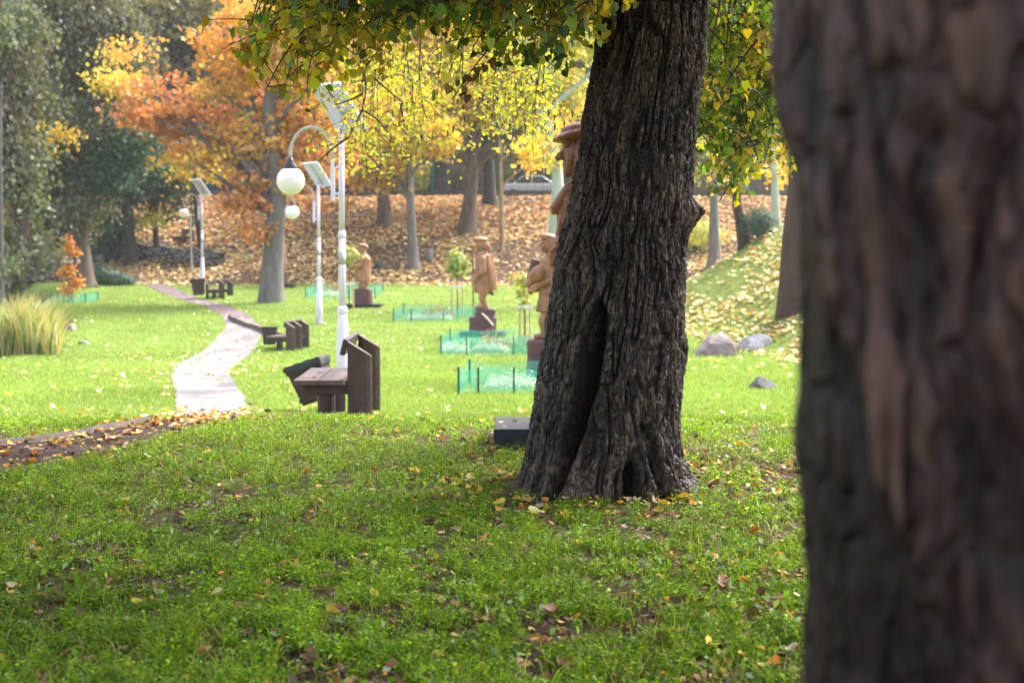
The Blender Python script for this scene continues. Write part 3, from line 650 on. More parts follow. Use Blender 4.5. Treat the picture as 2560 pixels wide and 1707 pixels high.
def tree(name, label, base, D, r, blobs, barkm='bark_brown', path=None, leaf=.17, cl=26, per=34, seed=0, group=None, flare=1.7, droop=0.0, tpl=QUAD, twigs=True, spread=1.0, root=None, thick=1.0, sink=.12):
    """base: pixel column of the trunk foot at depth D (it stands on the terrain); path: further (px,py) of the trunk axis; blobs: (px,py,rx,ry,palette,weight)"""
    g = rng(seed + 100); bx = X(base, D); b0 = np.array([bx, D, gz(bx, D) - sink])
    T = thing(name, label, "tree", (bx, D, b0[2]), 0, group)
    pts = [b0] + [P(p[0], p[1], D + (p[2] if len(p) > 2 else 0)) for p in (path or [(base + 5, 100)])]
    pts = np.array(pts); d = np.concatenate([[0], np.cumsum(np.linalg.norm(np.diff(pts, axis=0), axis=1))]); t = np.linspace(0, d[-1], 22)
    ax = np.stack([np.interp(t, d, pts[:, i]) for i in range(3)], 1)
    for _ in range(3): ax[1:-1] = (ax[:-2] + 2 * ax[1:-1] + ax[2:]) / 4
    rad = r * (1 - .72 * (t / d[-1]) ** 1.1) * (1 + (flare - 1) * np.exp(-t / (r * 2.2)))
    S = [(ax, rad)]
    for (dx, dz) in (root or []): S.append((np.array([b0 + [0, 0, .5], b0 + [dx * .5, 0, .2 + dz * .5], b0 + [dx, -.1, dz - .05]]), np.array([r * .8, r * .55, r * .2])))
    LP = []; LC = []
    for bl in blobs:
        px, py, rx, ry, pl = bl[:5]; w = bl[5] if len(bl) > 5 else 1.0
        c = P(px, py, D + g.uniform(-.8, .8) + (bl[6] if len(bl) > 6 else 0)); RX, RZ = rx / FPX * D, ry / FPX * D; RY = max(RX, RZ) * .75 * thick
        ti = np.argmin(np.abs(ax[:, 2] - (c[2] - .9 * abs(c[0] - np.interp(c[2], ax[:, 2], ax[:, 0]))))); ti = max(ti, 5)
        lb = curve(ax[ti], c, sag=.10 * np.linalg.norm(c - ax[ti]), bend=.12, k=9, g=g); S.append((lb, np.linspace(min(rad[ti] * .6, .14), .03, 9)))
        n = max(5, int(cl * w * RX * RZ / 3.0))
        u = g.normal(size=(n, 3)); u /= np.linalg.norm(u, axis=1)[:, None]; u *= (g.random((n, 1)) ** (1 / 2.2)); cc = c + u * [RX, RY, RZ]
        cl_col = pal(g, n, pl, .34)
        for k in range(n):
            if twigs and k % 2 == 0: S.append((curve(lb[g.integers(3, 9)], cc[k], sag=.1, bend=.12, k=5, g=g), np.linspace(.03, .008, 5)))
            m = int(per * g.uniform(.5, 1.4)); q = g.normal(size=(m, 3)) * [.36 * spread, .36 * spread, .17 * spread]
            q[:, 2] -= droop * np.abs(g.normal(size=m)); LP.append(cc[k] + q)
            c2 = pal(g, m, pl, .12); LC.append(c2 * .5 + cl_col[k] * .5)
    V, F = tubes_np([(p - b0, rr) for p, rr in S], 8); mesh_from("trunk", V, F, M[barkm], T, smooth=True)
    if LP:
        LP = np.concatenate(LP) - b0; LC = np.concatenate(LC)
        leaves("crown", LP, g.uniform(.7, 1.3, len(LP)) * leaf, LC, M['far_leaf'], T, tpl, seed, 'hang' if droop else 'random')
    return T

tree("maple_tree", "large maple with orange crown and thick grey trunk beside the narrow path", 677, 52, .40,
     [(430, 250, 140, 80, ORANGE), (380, 300, 90, 60, ORANGE, .8), (500, 330, 120, 80, ORANGE), (620, 330, 110, 80, YORANGE), (590, 160, 110, 90, YORANGE), (720, 230, 110, 90, ORANGE), (740, 350, 90, 80, ORANGE),
      (640, 60, 150, 80, YORANGE), (800, 100, 110, 100, YORANGE), (620, 480, 45, 55, ORANGE, 1.5), (655, 570, 50, 28, ORANGE, 1.3), (590, 520, 25, 30, ORANGE, 1.2), (745, 450, 55, 50, ORANGE), (840, 300, 80, 80, YORANGE), (560, 240, 90, 60, YORANGE), (460, 390, 80, 40, YORANGE, .6), (680, 140, 110, 80, YORANGE), (800, 200, 90, 70, YORANGE), (560, 400, 80, 45, YORANGE, .7), (330, 290, 50, 30, ORANGE, .7), (820, 390, 60, 50, ORANGE, .7)],
     'bark_grey', [(688, 560), (700, 450), (668, 330), (672, 240), (720, 60), (760, -160)], .20, 30, 34, 1, flare=1.35, tpl=LOBED)
tree("maple_tree", "golden maple whose brightest low branch hangs over the leafy bank, slim grey trunk", 1035, 63, .22,
     [(1060, 330, 75, 55, YELLOW, 1.7), (960, 340, 90, 60, YELLOW, 1.2), (1090, 375, 40, 30, YELLOW, 1.5), (930, 430, 80, 40, YORANGE, .9), (900, 300, 80, 60, YORANGE), (1000, 250, 100, 60, YELLOW), (870, 380, 60, 50, LIME, .9), (1010, 400, 60, 25, YELLOW, .9)],
     'bark_grey', [(1026, 500), (1022, 400), (1020, 250), (1030, 60)], .21, 40, 40, 2, root=[(.25, 0)], tpl=LOBED)
tree("maple_tree", "forked dark trunk of a yellow maple standing high on the leafy bank", 1168, 69, .34,
     [(1180, 200, 130, 70, YELLOW), (1080, 150, 130, 80, YELLOW), (1300, 210, 110, 70, LIME), (1120, 60, 150, 70, YELLOW), (1250, 110, 120, 80, YELLOW), (1150, 260, 110, 45, YELLOW, 1.4), (1340, 290, 80, 50, YELLOW, 1.2), (1060, 230, 90, 60, YELLOW, 1.2), (1200, 320, 60, 25, LIME, .8), (960, 200, 100, 70, YELLOW, 1.2), (1380, 150, 110, 80, LIME), (980, 110, 120, 90, YORANGE, .8), (1240, 270, 80, 35, YELLOW, .8), (1420, 220, 60, 60, LIME)],
     'bark_brown', [(1178, 460), (1185, 400), (1190, 310), (1210, 180), (1230, 30)], .22, 36, 38, 3, root=[(-1.1, -.35), (.5, -.1)], tpl=LOBED)
tree("maple_tree", "brown trunked maple on the bank with rusty yellow leaves above the fence", 964, 70, .30,
     [(940, 400, 70, 45, YORANGE, .7), (850, 440, 60, 60, YORANGE, .8), (900, 200, 110, 90, YORANGE), (820, 500, 50, 30, ORANGE, .8)], 'bark_brown', [(958, 480), (950, 380), (940, 200), (930, 0)], .21, 24, 30, 4, root=[(-.5, -.2)])
tree("young_tree", "thin straight tan trunk rising in front of the silver car", 1255, 66, .115, [(1250, 60, 70, 60, LIME, .7), (1350, 330, 60, 40, LIME, .9), (1350, 385, 45, 28, YELLOW, .9)], 'bark_tan', [(1252, 420), (1250, 300), (1250, 100), (1252, -60)], .2, 24, 30, 5, flare=1.3)
tree("ash_tree", "pale grey leaning trunk behind the statue holding bagpipes", 1385, 50, .30, [(1340, 110, 120, 80, LIME), (1450, 80, 120, 90, LIME), (1345, 385, 45, 35, YELLOW, 1.0), (1390, 360, 60, 50, YELLOW, .9), (1560, 60, 120, 90, LIME)], 'bark_pale', [(1384, 600), (1398, 460), (1380, 330), (1330, 230), (1300, 100)], .19, 24, 32, 6, flare=1.15)
tree("maple_tree", "broad yellow maple farther along the top of the bank behind the birch twigs", 1225, 74, .3,
     [(1000, 130, 110, 80, YELLOW, 1.2), (1100, 200, 100, 60, YELLOW, 1.2), (1230, 180, 110, 70, YELLOW, 1.3), (1330, 140, 100, 70, YELLOW, 1.2), (1400, 250, 80, 60, YELLOW), (880, 220, 80, 70, YELLOW), (1180, 60, 120, 60, YELLOW), (1300, 30, 100, 60, LIME), (930, 60, 110, 70, YORANGE)],
     'bark_dark', [(1222, 400), (1220, 250), (1225, 60)], .25, 30, 40, 23, tpl=LOBED)
# left side
tree("alder_tree", "tall grey green tree with brown trunk right behind the orange sapling", 206, 58.5, .42,
     [(160, 120, 170, 120, GREYG), (210, 290, 130, 100, GREYG), (120, 420, 120, 90, GREYG), (70, 300, 120, 100, GREYG), (250, 430, 80, 60, TEAL), (300, 330, 90, 80, TEAL), (120, 550, 100, 50, GREYG), (60, 600, 70, 40, GREYG, 1.2), (290, 120, 110, 110, GREYG), (180, -20, 150, 100, GREYG), (200, 500, 80, 40, GREYG), (130, 318, 28, 10, YELLOW, 3, -5), (320, 110, 60, 35, YORANGE, .35, -4.5), (270, 185, 40, 7, YELLOW, 4, -4.5), (330, 205, 45, 22, YORANGE, .8, -4)],
     'bark_brown', [(200, 600), (182, 480), (178, 320), (190, 100), (170, -60)], .15, 66, 60, 7, flare=1.6, droop=.30, root=[(.7, .1)])
tree("willow_tree", "grey green drooping tree with dark leaning trunk at the left edge beside the reeds", 20, 47, .34,
     [(20, 220, 110, 130, GREYG), (30, 420, 100, 90, GREYG), (10, 80, 120, 100, GREYG), (60, 560, 80, 50, GREYG), (-60, 350, 90, 150, GREYG), (110, 620, 40, 25, GREYG, 1.3), (15, 650, 30, 40, GREYG)],
     'bark_brown', [(48, 640), (60, 560), (40, 380), (20, 200), (0, -50)], .15, 66, 56, 8, droop=.45)
tree("young_tree", "very thin pale stem at the extreme left edge beside the reeds", 3, 40, .06, [(8, 660, 16, 20, GREYG, 2)], 'bark_grey', [(5, 600), (2, 400), (4, 200)], .12, 30, 30, 9)
tree("spruce_tree", "dark teal evergreen with drooping boughs at the foot of the bank behind the low wall", 330, 65, .25,
     [(280, 545, 60, 45, TEAL, 1.3), (330, 440, 90, 70, TEAL), (390, 400, 60, 60, TEAL), (250, 570, 60, 35, TEAL, 1.2), (300, 340, 110, 80, TEAL), (380, 290, 80, 70, TEAL), (240, 480, 70, 50, TEAL), (430, 480, 40, 50, DARK)],
     'bark_dark', [(320, 500), (320, 300), (330, 60)], .17, 50, 42, 10, droop=.5)
tree("young_tree", "thin dark tree on the bank with yellow green low leaves left of the far lamp", 396, 66, .15, [(370, 545, 55, 16, LIME, 1.6), (400, 500, 40, 25, YELLOW, 1.0), (470, 450, 40, 35, YELLOW, .8), (530, 430, 60, 30, YELLOW, .7), (350, 470, 50, 50, OLIVE, .7)], 'bark_brown', [(384, 520), (385, 380), (390, 200), (400, 50)], .19, 28, 30, 11)
tree("young_tree", "slim dark leaning stem rising behind the farthest lamp", 512, 65, .16, [(500, 380, 60, 50, OLIVE, .7)], 'bark_dark', [(500, 600), (490, 500), (482, 380), (480, 150)], .18, 20, 26, 12)
tree("beech_tree", "dull olive and brown tree at the top of the picture left of the orange maple", 440, 78, .35, [(430, 60, 130, 100, OLIVE), (360, 180, 110, 90, GREYG), (500, 180, 100, 80, BROWN), (420, 130, 90, 60, BROWN), (330, 100, 60, 60, YELLOW, .5), (390, 180, 70, 30, YELLOW, .7), (250, 185, 50, 9, YELLOW, 2), (540, 60, 80, 80, OLIVE), (360, 240, 60, 35, YORANGE, .7)], 'bark_dark', [(440, 400), (430, 200), (420, 0)], .24, 30, 40, 13)
tree("beech_tree", "dark green and brown tree behind the top of the alder on the far left", 130, 76, .35, [(150, 60, 120, 80, BROWN), (280, 60, 100, 90, OLIVE), (60, 140, 110, 90, GREYG), (230, 200, 90, 80, OLIVE)], 'bark_dark', [(130, 300), (140, 0)], .24, 30, 40, 14)
# right side
tree("ash_tree", "grey blue trunk with a dark root on the bank seen between the two big trunks", 1786, 63, .26, [(1790, 330, 80, 60, LIME), (1740, 440, 60, 25, LIME, 1.1), (1720, 250, 90, 80, LIME)], 'bark_grey', [(1784, 460), (1780, 400), (1790, 250)], .18, 26, 30, 15, root=[(-.75, -.2)])
tree("hawthorn_tree", "leaning brown trunk beside the round teal shrub on the right bank", 1866, 47, .20, [(1850, 330, 90, 60, LIME), (1830, 420, 40, 25, YORANGE, .5)], 'bark_red', [(1852, 560), (1838, 490), (1850, 430), (1820, 300)], .15, 26, 30, 16, root=[(-.3, 0)])
tree("birch_tree", "pale upright trunk behind the teal shrub on the right bank", 1945, 54, .24, [(1950, 330, 80, 50, YELLOW, .7), (1930, 430, 50, 40, YELLOW, .5)], 'bark_pale', [(1938, 500), (1936, 420), (1940, 250)], .16, 24, 30, 17, flare=1.1)
tree("robinia_tree", "reddish brown furrowed trunk partly hidden by the near blurred trunk", 2015, 36.5, .62, [(2050, 300, 150, 90, LIME), (1990, 400, 30, 25, YORANGE, .6)], 'bark_red', [(2005, 600), (2010, 480), (2005, 350), (2005, 200)], .15, 20, 30, 18, flare=1.3, sink=.4)
# beyond the fence
BG = [(1090, 82, .50, OLIVE, 'bark_dark', "wide black trunk behind the green fence post", [(1108, 420), (1110, 330), (1120, 100)]),
      (1300, 86, .34, LIME, 'bark_dark', "black straight trunk behind the silver car", [(1300, 400), (1300, 200)]),
      (722, 84, .45, BROWN, 'bark_dark', "dark trunk close behind the orange maple beyond the fence", None),
      (520, 86, .35, DARK, 'bark_dark', "dark trunk beyond the fence behind the dark car", None),
      (240, 84, .4, DARK, 'bark_dark', "dark tree beyond the fence behind the teal evergreen", None),
      (860, 88, .4, OLIVE, 'bark_dark', "dark tree beyond the fence over the near lamp", None),
      (60, 86, .4, DARK, 'bark_dark', "dark tree beyond the fence at the far left", None),
      (1420, 90, .4, OLIVE, 'bark_dark', "dark tree beyond the fence behind the tall statue's hat", None),
      (1230, 92, .35, BROWN, 'bark_dark', "brown leaved tree beyond the road right of the forked maple", None),
      (1700, 88, .4, OLIVE, 'bark_dark', "dark tree beyond the fence right of the linden trunk", None),
      (1850, 84, .4, LIME, 'bark_grey', "lime green tree beyond the bank at the right", None),
      (620, 92, .4, OLIVE, 'bark_dark', "olive tree beyond the road above the dark car", None),
      (380, 93, .4, OLIVE, 'bark_dark', "olive tree beyond the road above the thin dark tree", None),
      (1000, 94, .4, OLIVE, 'bark_dark', "olive tree beyond the road behind the golden maple", None)]
for i, (px, D, r, pl, bm_, lab, pth) in enumerate(BG):
    g = rng(900 + i); bl = [(px + g.uniform(-70, 70), g.uniform(-40, 330), g.uniform(80, 130), g.uniform(60, 100), pl, .8) for _ in range(7)]
    tree("woodland_tree", lab, px, D, r, bl, bm_, pth or [(px + g.uniform(-20, 20), 350), (px + g.uniform(-40, 40), -60)], .3, 15, 34, 40 + i, group="trees beyond the fence")
# far wood on the hill: one mass of foliage with its stems
g = rng(77); n = 1500; cx_ = g.uniform(-75, 75, n); cy_ = g.uniform(97, 135, n); hh = g.uniform(.5, 15, n)
cz_ = hgt(cx_, cy_) + hh; per = 46
pos = (np.stack([cx_, cy_, cz_], 1)[:, None] + g.normal(size=(n, per, 3)) * [1.3, 1.3, .8]).reshape(-1, 3)
cc = np.repeat(np.concatenate([pal(g, n // 2, OLIVE + DARK, .2), pal(g, n - n // 2, GREYG + [(2, (.35, .28, .08))], .2)])[g.permutation(n)], per, 0) * (1 + g.normal(size=(n * per, 1)) * .12)
tag(leaves("distant_wood", pos, g.uniform(.3, .6, len(pos)), np.clip(cc, .01, .8), M['far_leaf'], None, QUAD, 3), kind="stuff")
#@@PART3

# ------------------------------------------------------------------ statues
def fig(local, scale=1.0): return local
def statue(name, label, px, D, vox, build, rz=0.0, slab=(1.3, .85, .11), plinth=None, off=0.0, fs=1.0, dx=0.0):
    x = X(px, D); z = gz(x, D); T = thing(name, label, "statue", (x, D, z), rz); T.scale = (fs, fs, 1)
    if slab: MB().box((dx, 0, slab[2] / 2 - .02), (slab[0], slab[1], slab[2] + .04), bev=.008).build("base_slab", M['slab'], T)
    plinth(T); build(T, vox); return T
def cap_(m, a, b, r0, r1, n=12):
    a, b = Vector(a), Vector(b); m.tube([a, (a + b) / 2, b], [r0, (r0 + r1) / 2, r1], n); m.ell(a, (r0,) * 3, seg=12); m.ell(b, (r1,) * 3, seg=12); return m
def stump(T, z0, h, w, d, seed, step=False, name="plinth"):
    m = MB()
    n = 14; g = rng(seed); prof = [(0, 1.0), (.06, 1.02), (.5, .97), (.94, 1.0), (1.0, .94)]
    rings = []
    for t, k in prof:
        ring = []
        for i in range(n):
            a = i * 2 * math.pi / n; c, s = math.cos(a), math.sin(a); q = (abs(c) ** 5 + abs(s) ** 5) ** (-1 / 5)
            w_ = w / 2 * k * q * (1 + .03 * math.sin(i * 7.3 + t * 3 + seed)); ring.append(m.bm.verts.new((c * w_, s * w_ * d / w, z0 + t * h)))
        rings.append(ring)
    for A, B in zip(rings, rings[1:]):
        for i in range(n): m.bm.faces.new((A[i], A[(i + 1) % n], B[(i + 1) % n], B[i]))
    m.bm.faces.new(rings[0][::-1]); m.bm.faces.new(rings[-1])
    if step: m.box((step[0], 0, z0 + h + step[2] / 2), (step[1], d * .8, step[2]), rot=(0, R(-5), 0), bev=.03)
    return m.build(name, M['plinth'], T, smooth=False, bev=.012)
def hand(m, c, dirv, side, s=1.0, curl=.5):
    """carved hand: palm with four fingers and a thumb, pointing along dirv"""
    c = Vector(c); d = Vector(dirv).normalized(); u = Vector(side).normalized(); n = d.cross(u)
    m.ell(c, (.045 * s, .03 * s, .045 * s))
    for k, L in zip((-1.5, -.5, .5, 1.5), (.055, .068, .064, .048)):
        b = c + u * k * .021 * s + d * .03 * s; q = b + d * L * s * .6 + n * .01 * s; e = q + (d * (1 - curl) + n * curl) * L * s * .6
        cap_(m, b, q, .0115 * s, .0105 * s, 8); cap_(m, q, e, .0105 * s, .009 * s, 8)
    b = c - u * .035 * s; cap_(m, b, b + (d * .6 - u * .5 + n * .3).normalized() * .06 * s, .013 * s, .010 * s, 8)

def build_tall(T, vox):
    """tall figure with wide beret, long hair, turned-down collar, fist over a tall board; faces -x"""
    z = .62; m = MB()
    H = 2.40 - 0                                         # top of the hat above the ground
    hz = 2.30
    m.ell((-.02, 0, hz - .01), (.15, .115, .185)); m.ell((-.10, 0, hz - .10), (.075, .07, .09)); m.ell((-.135, 0, hz - .155), (.04, .045, .035))   # skull, jaw, chin
    cap_(m, (-.155, 0, hz + .035), (-.212, 0, hz - .035), .018, .030); m.ell((-.19, .022, hz - .04), (.02, .015, .015)); m.ell((-.19, -.022, hz - .04), (.02, .015, .015))
    m.ell((-.150, 0, hz + .055), (.03, .09, .018)); m.ell((-.165, 0, hz - .085), (.022, .035, .010)); m.ell((-.160, 0, hz - .108), (.022, .032, .011))
    for s in (-1, 1): m.ell((-.142, s * .045, hz + .02), (.018, .022, .012)); m.ell((-.11, s * .075, hz - .05), (.045, .03, .045))
    for i in range(15):                                   # hair strands
        a = R(60 + i * 17); x0, y0 = -.15 * math.cos(a) * .9 + .03, .125 * math.sin(a)
        x0 = .02 - .13 * math.cos(a); 
        m.tube([(x0, y0 * .9, hz + .11), (x0 * 1.05 + .005, y0 * 1.12, hz), (x0 * 1.15 + .02 * math.sin(i * 3), y0 * 1.15, hz - .11), (x0 + .01, y0 * 1.0, hz - .19)], [.03, .034, .03, .012], 8)
    cap_(m, (-.02, 0, hz - .12), (0, 0, hz - .32), .085, .10)
    # torso, coat and arms
    m.tube([(.02, 0, z), (.01, 0, z + .35), (.0, 0, z + .75), (-.005, 0, z + 1.05), (0, 0, z + 1.30), (.02, 0, z + 1.46)], [.24, .25, .22, .215, .235, .13], 20)
    for s in (-1, 1):
        cap_(m, (.02, s * .20, z + 1.30), (.04, s * .27, z + .98), .085, .07); cap_(m, (.04, s * .27, z + .98), (-.20, s * .14, z + .98), .065, .048)
    for y in (-.12, -.07, -.02, .04, .09): m.tube([(-.19, y, z + 1.22), (-.225, y, z + 1.0), (-.20, y * .9, z + .80)], [.012, .017, .012], 6)
    for s in (-1, 1):                                     # collar flaps
        m.tube([(.0, s * .10, z + 1.47), (-.13, s * .13, z + 1.40), (-.245, s * .09, z + 1.24), (-.25, s * .06, z + 1.20)], [.05, .05, .042, .016], 8)
    m.build("figure", M['statue'], T, remesh=vox, sm=1)
    h = MB(); h.ell((-.025, 0, hz + .155), (.245, .24, .052), rot=(0, R(-14), 0)); h.ell((.0, 0, hz + .20), (.20, .20, .05), rot=(0, R(-8), 0)); cap_(h, (-.10, 0, hz + .12), (.12, 0, hz + .13), .10, .10)
    h.build("hat", M['statue'], T, remesh=vox)
    b = MB(); b.box((-.19, 0, z + .36), (.15, .30, .86), bev=.012); b.build("board", M['statue'], T, bev=.004)
    q = MB()
    for s in (-1, 1):
        for i in range(4): cap_(q, (-.27, s * .09 - .03 + 0, z + .80 + i * .034), (-.245, s * .09 + .03, z + .80 + i * .034), .019, .017, 8); q.ell((-.25, s * .09, z + .86), (.04, .05, .075))
        cap_(q, (-.25, s * .06, z + .93), (-.22, s * .10, z + .95), .018, .016, 8)
    q.build("hands", M['statue'], T, remesh=vox * .6)
statue("wooden_statue", "tall brown carved figure with beret and long hair, peeping out behind the linden", 1462, 11.3, .011, build_tall,
       slab=(1.40, .85, .16), plinth=lambda T: stump(T, .14, .50, .62, .5, 3), dx=-.02)

def build_piper(T, vox):
    z = .72; m = MB(); hz = z + 1.55
    H0 = len(m.bm.verts)
    m.ell((0, 0, hz), (.125, .115, .15)); m.ell((-.055, 0, hz - .07), (.08, .085, .075)); m.ell((-.135, 0, hz - .01), (.028, .022, .025)); m.ell((-.11, 0, hz + .035), (.03, .08, .015))
    m.ell((-.118, 0, hz - .065), (.018, .03, .01)); m.ell((-.10, 0, hz - .105), (.03, .035, .025))
    for s in (-1, 1): m.ell((-.105, s * .045, hz + .015), (.016, .02, .012)); m.ell((-.075, s * .06, hz - .045), (.045, .035, .04))
    for i in range(9): a = R(100 + i * 20); m.ell((-.02 + .11 * -math.cos(a) * 1.0, .12 * math.sin(a), hz - .0), (.045, .04, .12))
    m.bm.verts.ensure_lookup_table()
    for v in m.bm.verts[H0:]: v.co.x -= .03
    cap_(m, (-.02, 0, hz - .1), (.02, 0, hz - .24), .07, .085)
    m.tube([(.04, 0, z + .46), (.03, 0, z + .62), (.02, 0, z + .85), (.02, 0, z + 1.12), (.02, 0, z + 1.30), (.02, 0, z + 1.38)], [.25, .24, .20, .23, .20, .10], 20)
    for s in (-1, 1):
        cap_(m, (.03, s * .19, z + 1.27), (.05, s * .25, z + .98), .085, .075); cap_(m, (.05, s * .25, z + .98), (-.22, s * .10, z + .86), .075, .05)
        cap_(m, (-.03, s * .10, z + .5), (-.13, s * .10, z + .27), .10, .08); cap_(m, (-.13, s * .10, z + .27), (-.09, s * .10, z + .05), .075, .055); cap_(m, (-.09, s * .10, z + .04), (-.24, s * .11, z + .03), .06, .045)
    for i in range(16):                                    # tunic pleats
        a = i * math.pi / 8; m.tube([(.04 + .235 * math.cos(a), .235 * math.sin(a), z + .66), (.04 + .27 * math.cos(a), .27 * math.sin(a), z + .44)], [.015, .03], 6)
    m.ell((.02, 0, z + .74), (.235, .23, .03))
    hand(m, (-.27, -.10, z + .84), (-1, .1, -.3), (0, .5, .8), 1.5, .7); hand(m, (-.24, .10, z + .82), (-1, -.1, -.4), (0, .5, -.8), 1.5, .7)
    m.build("figure", M['statue'], T, remesh=vox, sm=1)
    h = MB(); h.ell((-.03, 0, hz + .12), (.15, .145, .06), rot=(0, R(8), 0)); h.ell((-.02, 0, hz + .09), (.155, .15, .03)); h.build("hat", M['statue'], T, remesh=vox)
    b = MB(); b.tube([(-.36, -.04, z + .92), (-.30, -.06, z + .99), (-.21, -.08, z + 1.05), (-.12, -.08, z + 1.12), (-.06, -.06, z + 1.2)], [.05, .10, .14, .13, .05], 16); cap_(b, (-.34, -.04, z + .93), (-.38, -.04, z + .88), .045, .05)
    b.build("bag", M['statue'], T, remesh=vox, sm=2)
    d = MB(); d.box((-.28, .10, z + 1.13), (.17, .12, .36), rot=(0, R(14), 0), bev=.03, taper=.9); d.build("drone_box", M['statue_dark'], T, bev=.01)
statue("wooden_statue", "brown carved figure hugging bagpipes, partly hidden by the left edge of the linden", 1377, 23.4, .014, build_piper, slab=(.95, .8, .06), plinth=lambda T: stump(T, .02, .69, .80, .6, 8))

def build_staff(T, vox):
    z = .74; m = MB(); hz = z + 1.74
    m.ell((-.06, 0, hz), (.13, .12, .15)); m.ell((-.16, 0, hz - .03), (.035, .03, .035)); m.ell((-.13, 0, hz - .11), (.06, .06, .09))
    m.ell((.03, 0, hz - .02), (.13, .13, .13)); m.tube([(.02, 0, hz + .02), (.10, 0, hz - .10), (.14, 0, hz - .17)], [.13, .11, .06], 12)
    m.tube([(.05, 0, z + .42), (.04, 0, z + .7), (.03, 0, z + 1.1), (.02, 0, z + 1.36), (.02, 0, z + 1.5)], [.20, .21, .205, .21, .12], 20)
    for s in (-1, 1):
        cap_(m, (.0, s * .17, z + 1.34), (.02, s * .24, z + 1.0), .10, .09); cap_(m, (.02, s * .24, z + 1.0), (-.19, s * .10, z + .76), .085, .065)
        cap_(m, (.02, s * .09, z + .48), (-.02, s * .09, z + .24), .11, .08); cap_(m, (-.02, s * .09, z + .24), (.08, s * .09, z + .06), .08, .06); cap_(m, (.08, s * .09, z + .05), (-.15, s * .10, z + .03), .065, .05)
    hand(m, (-.215, -.08, z + .72), (-.6, .1, -.7), (0, 1, 0), 1.3, .7); hand(m, (-.215, .08, z + .74), (-.6, -.1, -.7), (0, 1, 0), 1.3, .7)
    for i in range(9): a_ = R(100 + i * 20); m.tube([(.03 + .20 * math.cos(a_), .20 * math.sin(a_), z + 1.25), (.04 + .215 * math.cos(a_), .215 * math.sin(a_), z + .8), (.05 + .235 * math.cos(a_), .235 * math.sin(a_), z + .44)], [.012, .022, .03], 6)
    m.ell((.03, 0, z + .84), (.225, .225, .035)); m.ell((-.11, .04, hz + .03), (.05, .06, .02)); m.tube([(-.14, 0, hz - .10), (-.17, 0, hz - .20), (-.15, 0, hz - .30)], [.06, .055, .02], 8)
    m.build("figure", M['statue_light'], T, remesh=vox, sm=1)
    h = MB(); h.ell((-.05, 0, hz + .13), (.19, .17, .085)); h.ell((-.10, 0, hz + .09), (.16, .15, .035)); h.build("hat", M['statue_light'], T, remesh=vox)
    c = MB(); c.tube([(.16, 0, z + 1.48), (.19, 0, z + 1.2), (.23, 0, z + .85), (.27, 0, z + .50)], [.09, .10, .11, .09], 14)
    for s in (-1, 1): c.tube([(.12, s * .14, z + 1.44), (.18, s * .17, z + 1.1), (.21, s * .17, z + .75), (.24, s * .15, z + .50)], [.06, .07, .075, .06], 12)
    c.build("cloak", M['statue_light'], T, remesh=vox, sm=1)
    d = MB(); d.box((.15, 0, z + .45), (.26, .34, .10), rot=(0, R(25), 0), bev=.03); d.build("satchel", M['statue_dark'], T, bev=.01)
    s_ = MB(); s_.tube([(-.24, -.09, z + 1.42), (-.235, -.09, z + .7), (-.23, -.09, z + .04)], .018, 8); s_.build("staff", M['statue_dark'], T)
def plinth_staff(T):
    stump(T, .10, .42, .66, .5, 5); m = MB(); m.box((.06, 0, .62), (.48, .42, .26), rot=(0, R(7), 0), bev=.04); m.build("rock_step", M['plinth'], T, bev=.01)
    m = MB(); m.tube([(-.02, -.24, .62), (.10, -.265, .50), (.25, -.27, .30)], [.02, .03, .02], 6); m.build("sash", M['stake_white'], T)
statue("wooden_statue", "light brown carved wanderer with cap, cloak and staff on a maroon stump", 1207, 38.7, .014, build_staff, slab=(1.1, .9, .12), plinth=plinth_staff, fs=1.12)

def build_coat(T, vox):
    z = .64; m = MB(); hz = z + 1.40
    m.ell((-.02, 0, hz), (.125, .115, .13)); m.ell((-.11, 0, hz - .02), (.03, .03, .03)); m.ell((-.06, 0, hz - .10), (.09, .08, .08))
    cap_(m, (0, 0, hz - .1), (.06, 0, hz - .24), .09, .10)
    m.tube([(.03, 0, z + .26), (.03, 0, z + .5), (.04, 0, z + .8), (.08, 0, z + 1.05), (.09, 0, z + 1.2)], [.27, .25, .23, .20, .10], 20)
    for s in (-1, 1):
        cap_(m, (.08, s * .17, z + 1.08), (-.06, s * .25, z + .78), .11, .10); cap_(m, (-.06, s * .25, z + .78), (-.26, s * .10, z + .82), .10, .08)
        cap_(m, (.03, s * .10, z + .34), (.02, s * .10, z + .12), .14, .12); cap_(m, (.05, s * .10, z + .05), (-.10, s * .11, z + .04), .08, .06)
    m.ell((.03, 0, z + .16), (.19, .19, .09))
    for i in range(10): a_ = R(90 + i * 20); m.tube([(.06 + .20 * math.cos(a_), .20 * math.sin(a_), z + .95), (.04 + .24 * math.cos(a_), .24 * math.sin(a_), z + .6), (.03 + .28 * math.cos(a_), .28 * math.sin(a_), z + .28)], [.012, .024, .034], 6)
    m.build("figure", M['statue_light'], T, remesh=vox, sm=1)
    h = MB(); h.ell((.0, 0, hz + .13), (.17, .16, .055), rot=(0, R(10), 0)); h.ell((.10, 0, hz + .08), (.10, .12, .05), rot=(0, R(20), 0)); h.build("hat", M['statue_light'], T, remesh=vox)
    b = MB(); b.ell((-.27, 0, z + .95), (.12, .16, .11)); b.build("loaf", M['statue_light'], T, remesh=vox)
    hnd = MB(); hand(hnd, (-.31, -.06, z + .84), (-1, .3, 0), (0, .2, 1), 1.5, .6); hand(hnd, (-.31, .06, z + .82), (-1, -.3, 0), (0, .2, 1), 1.5, .6); hnd.build("hands", M['statue_light'], T, remesh=.012)
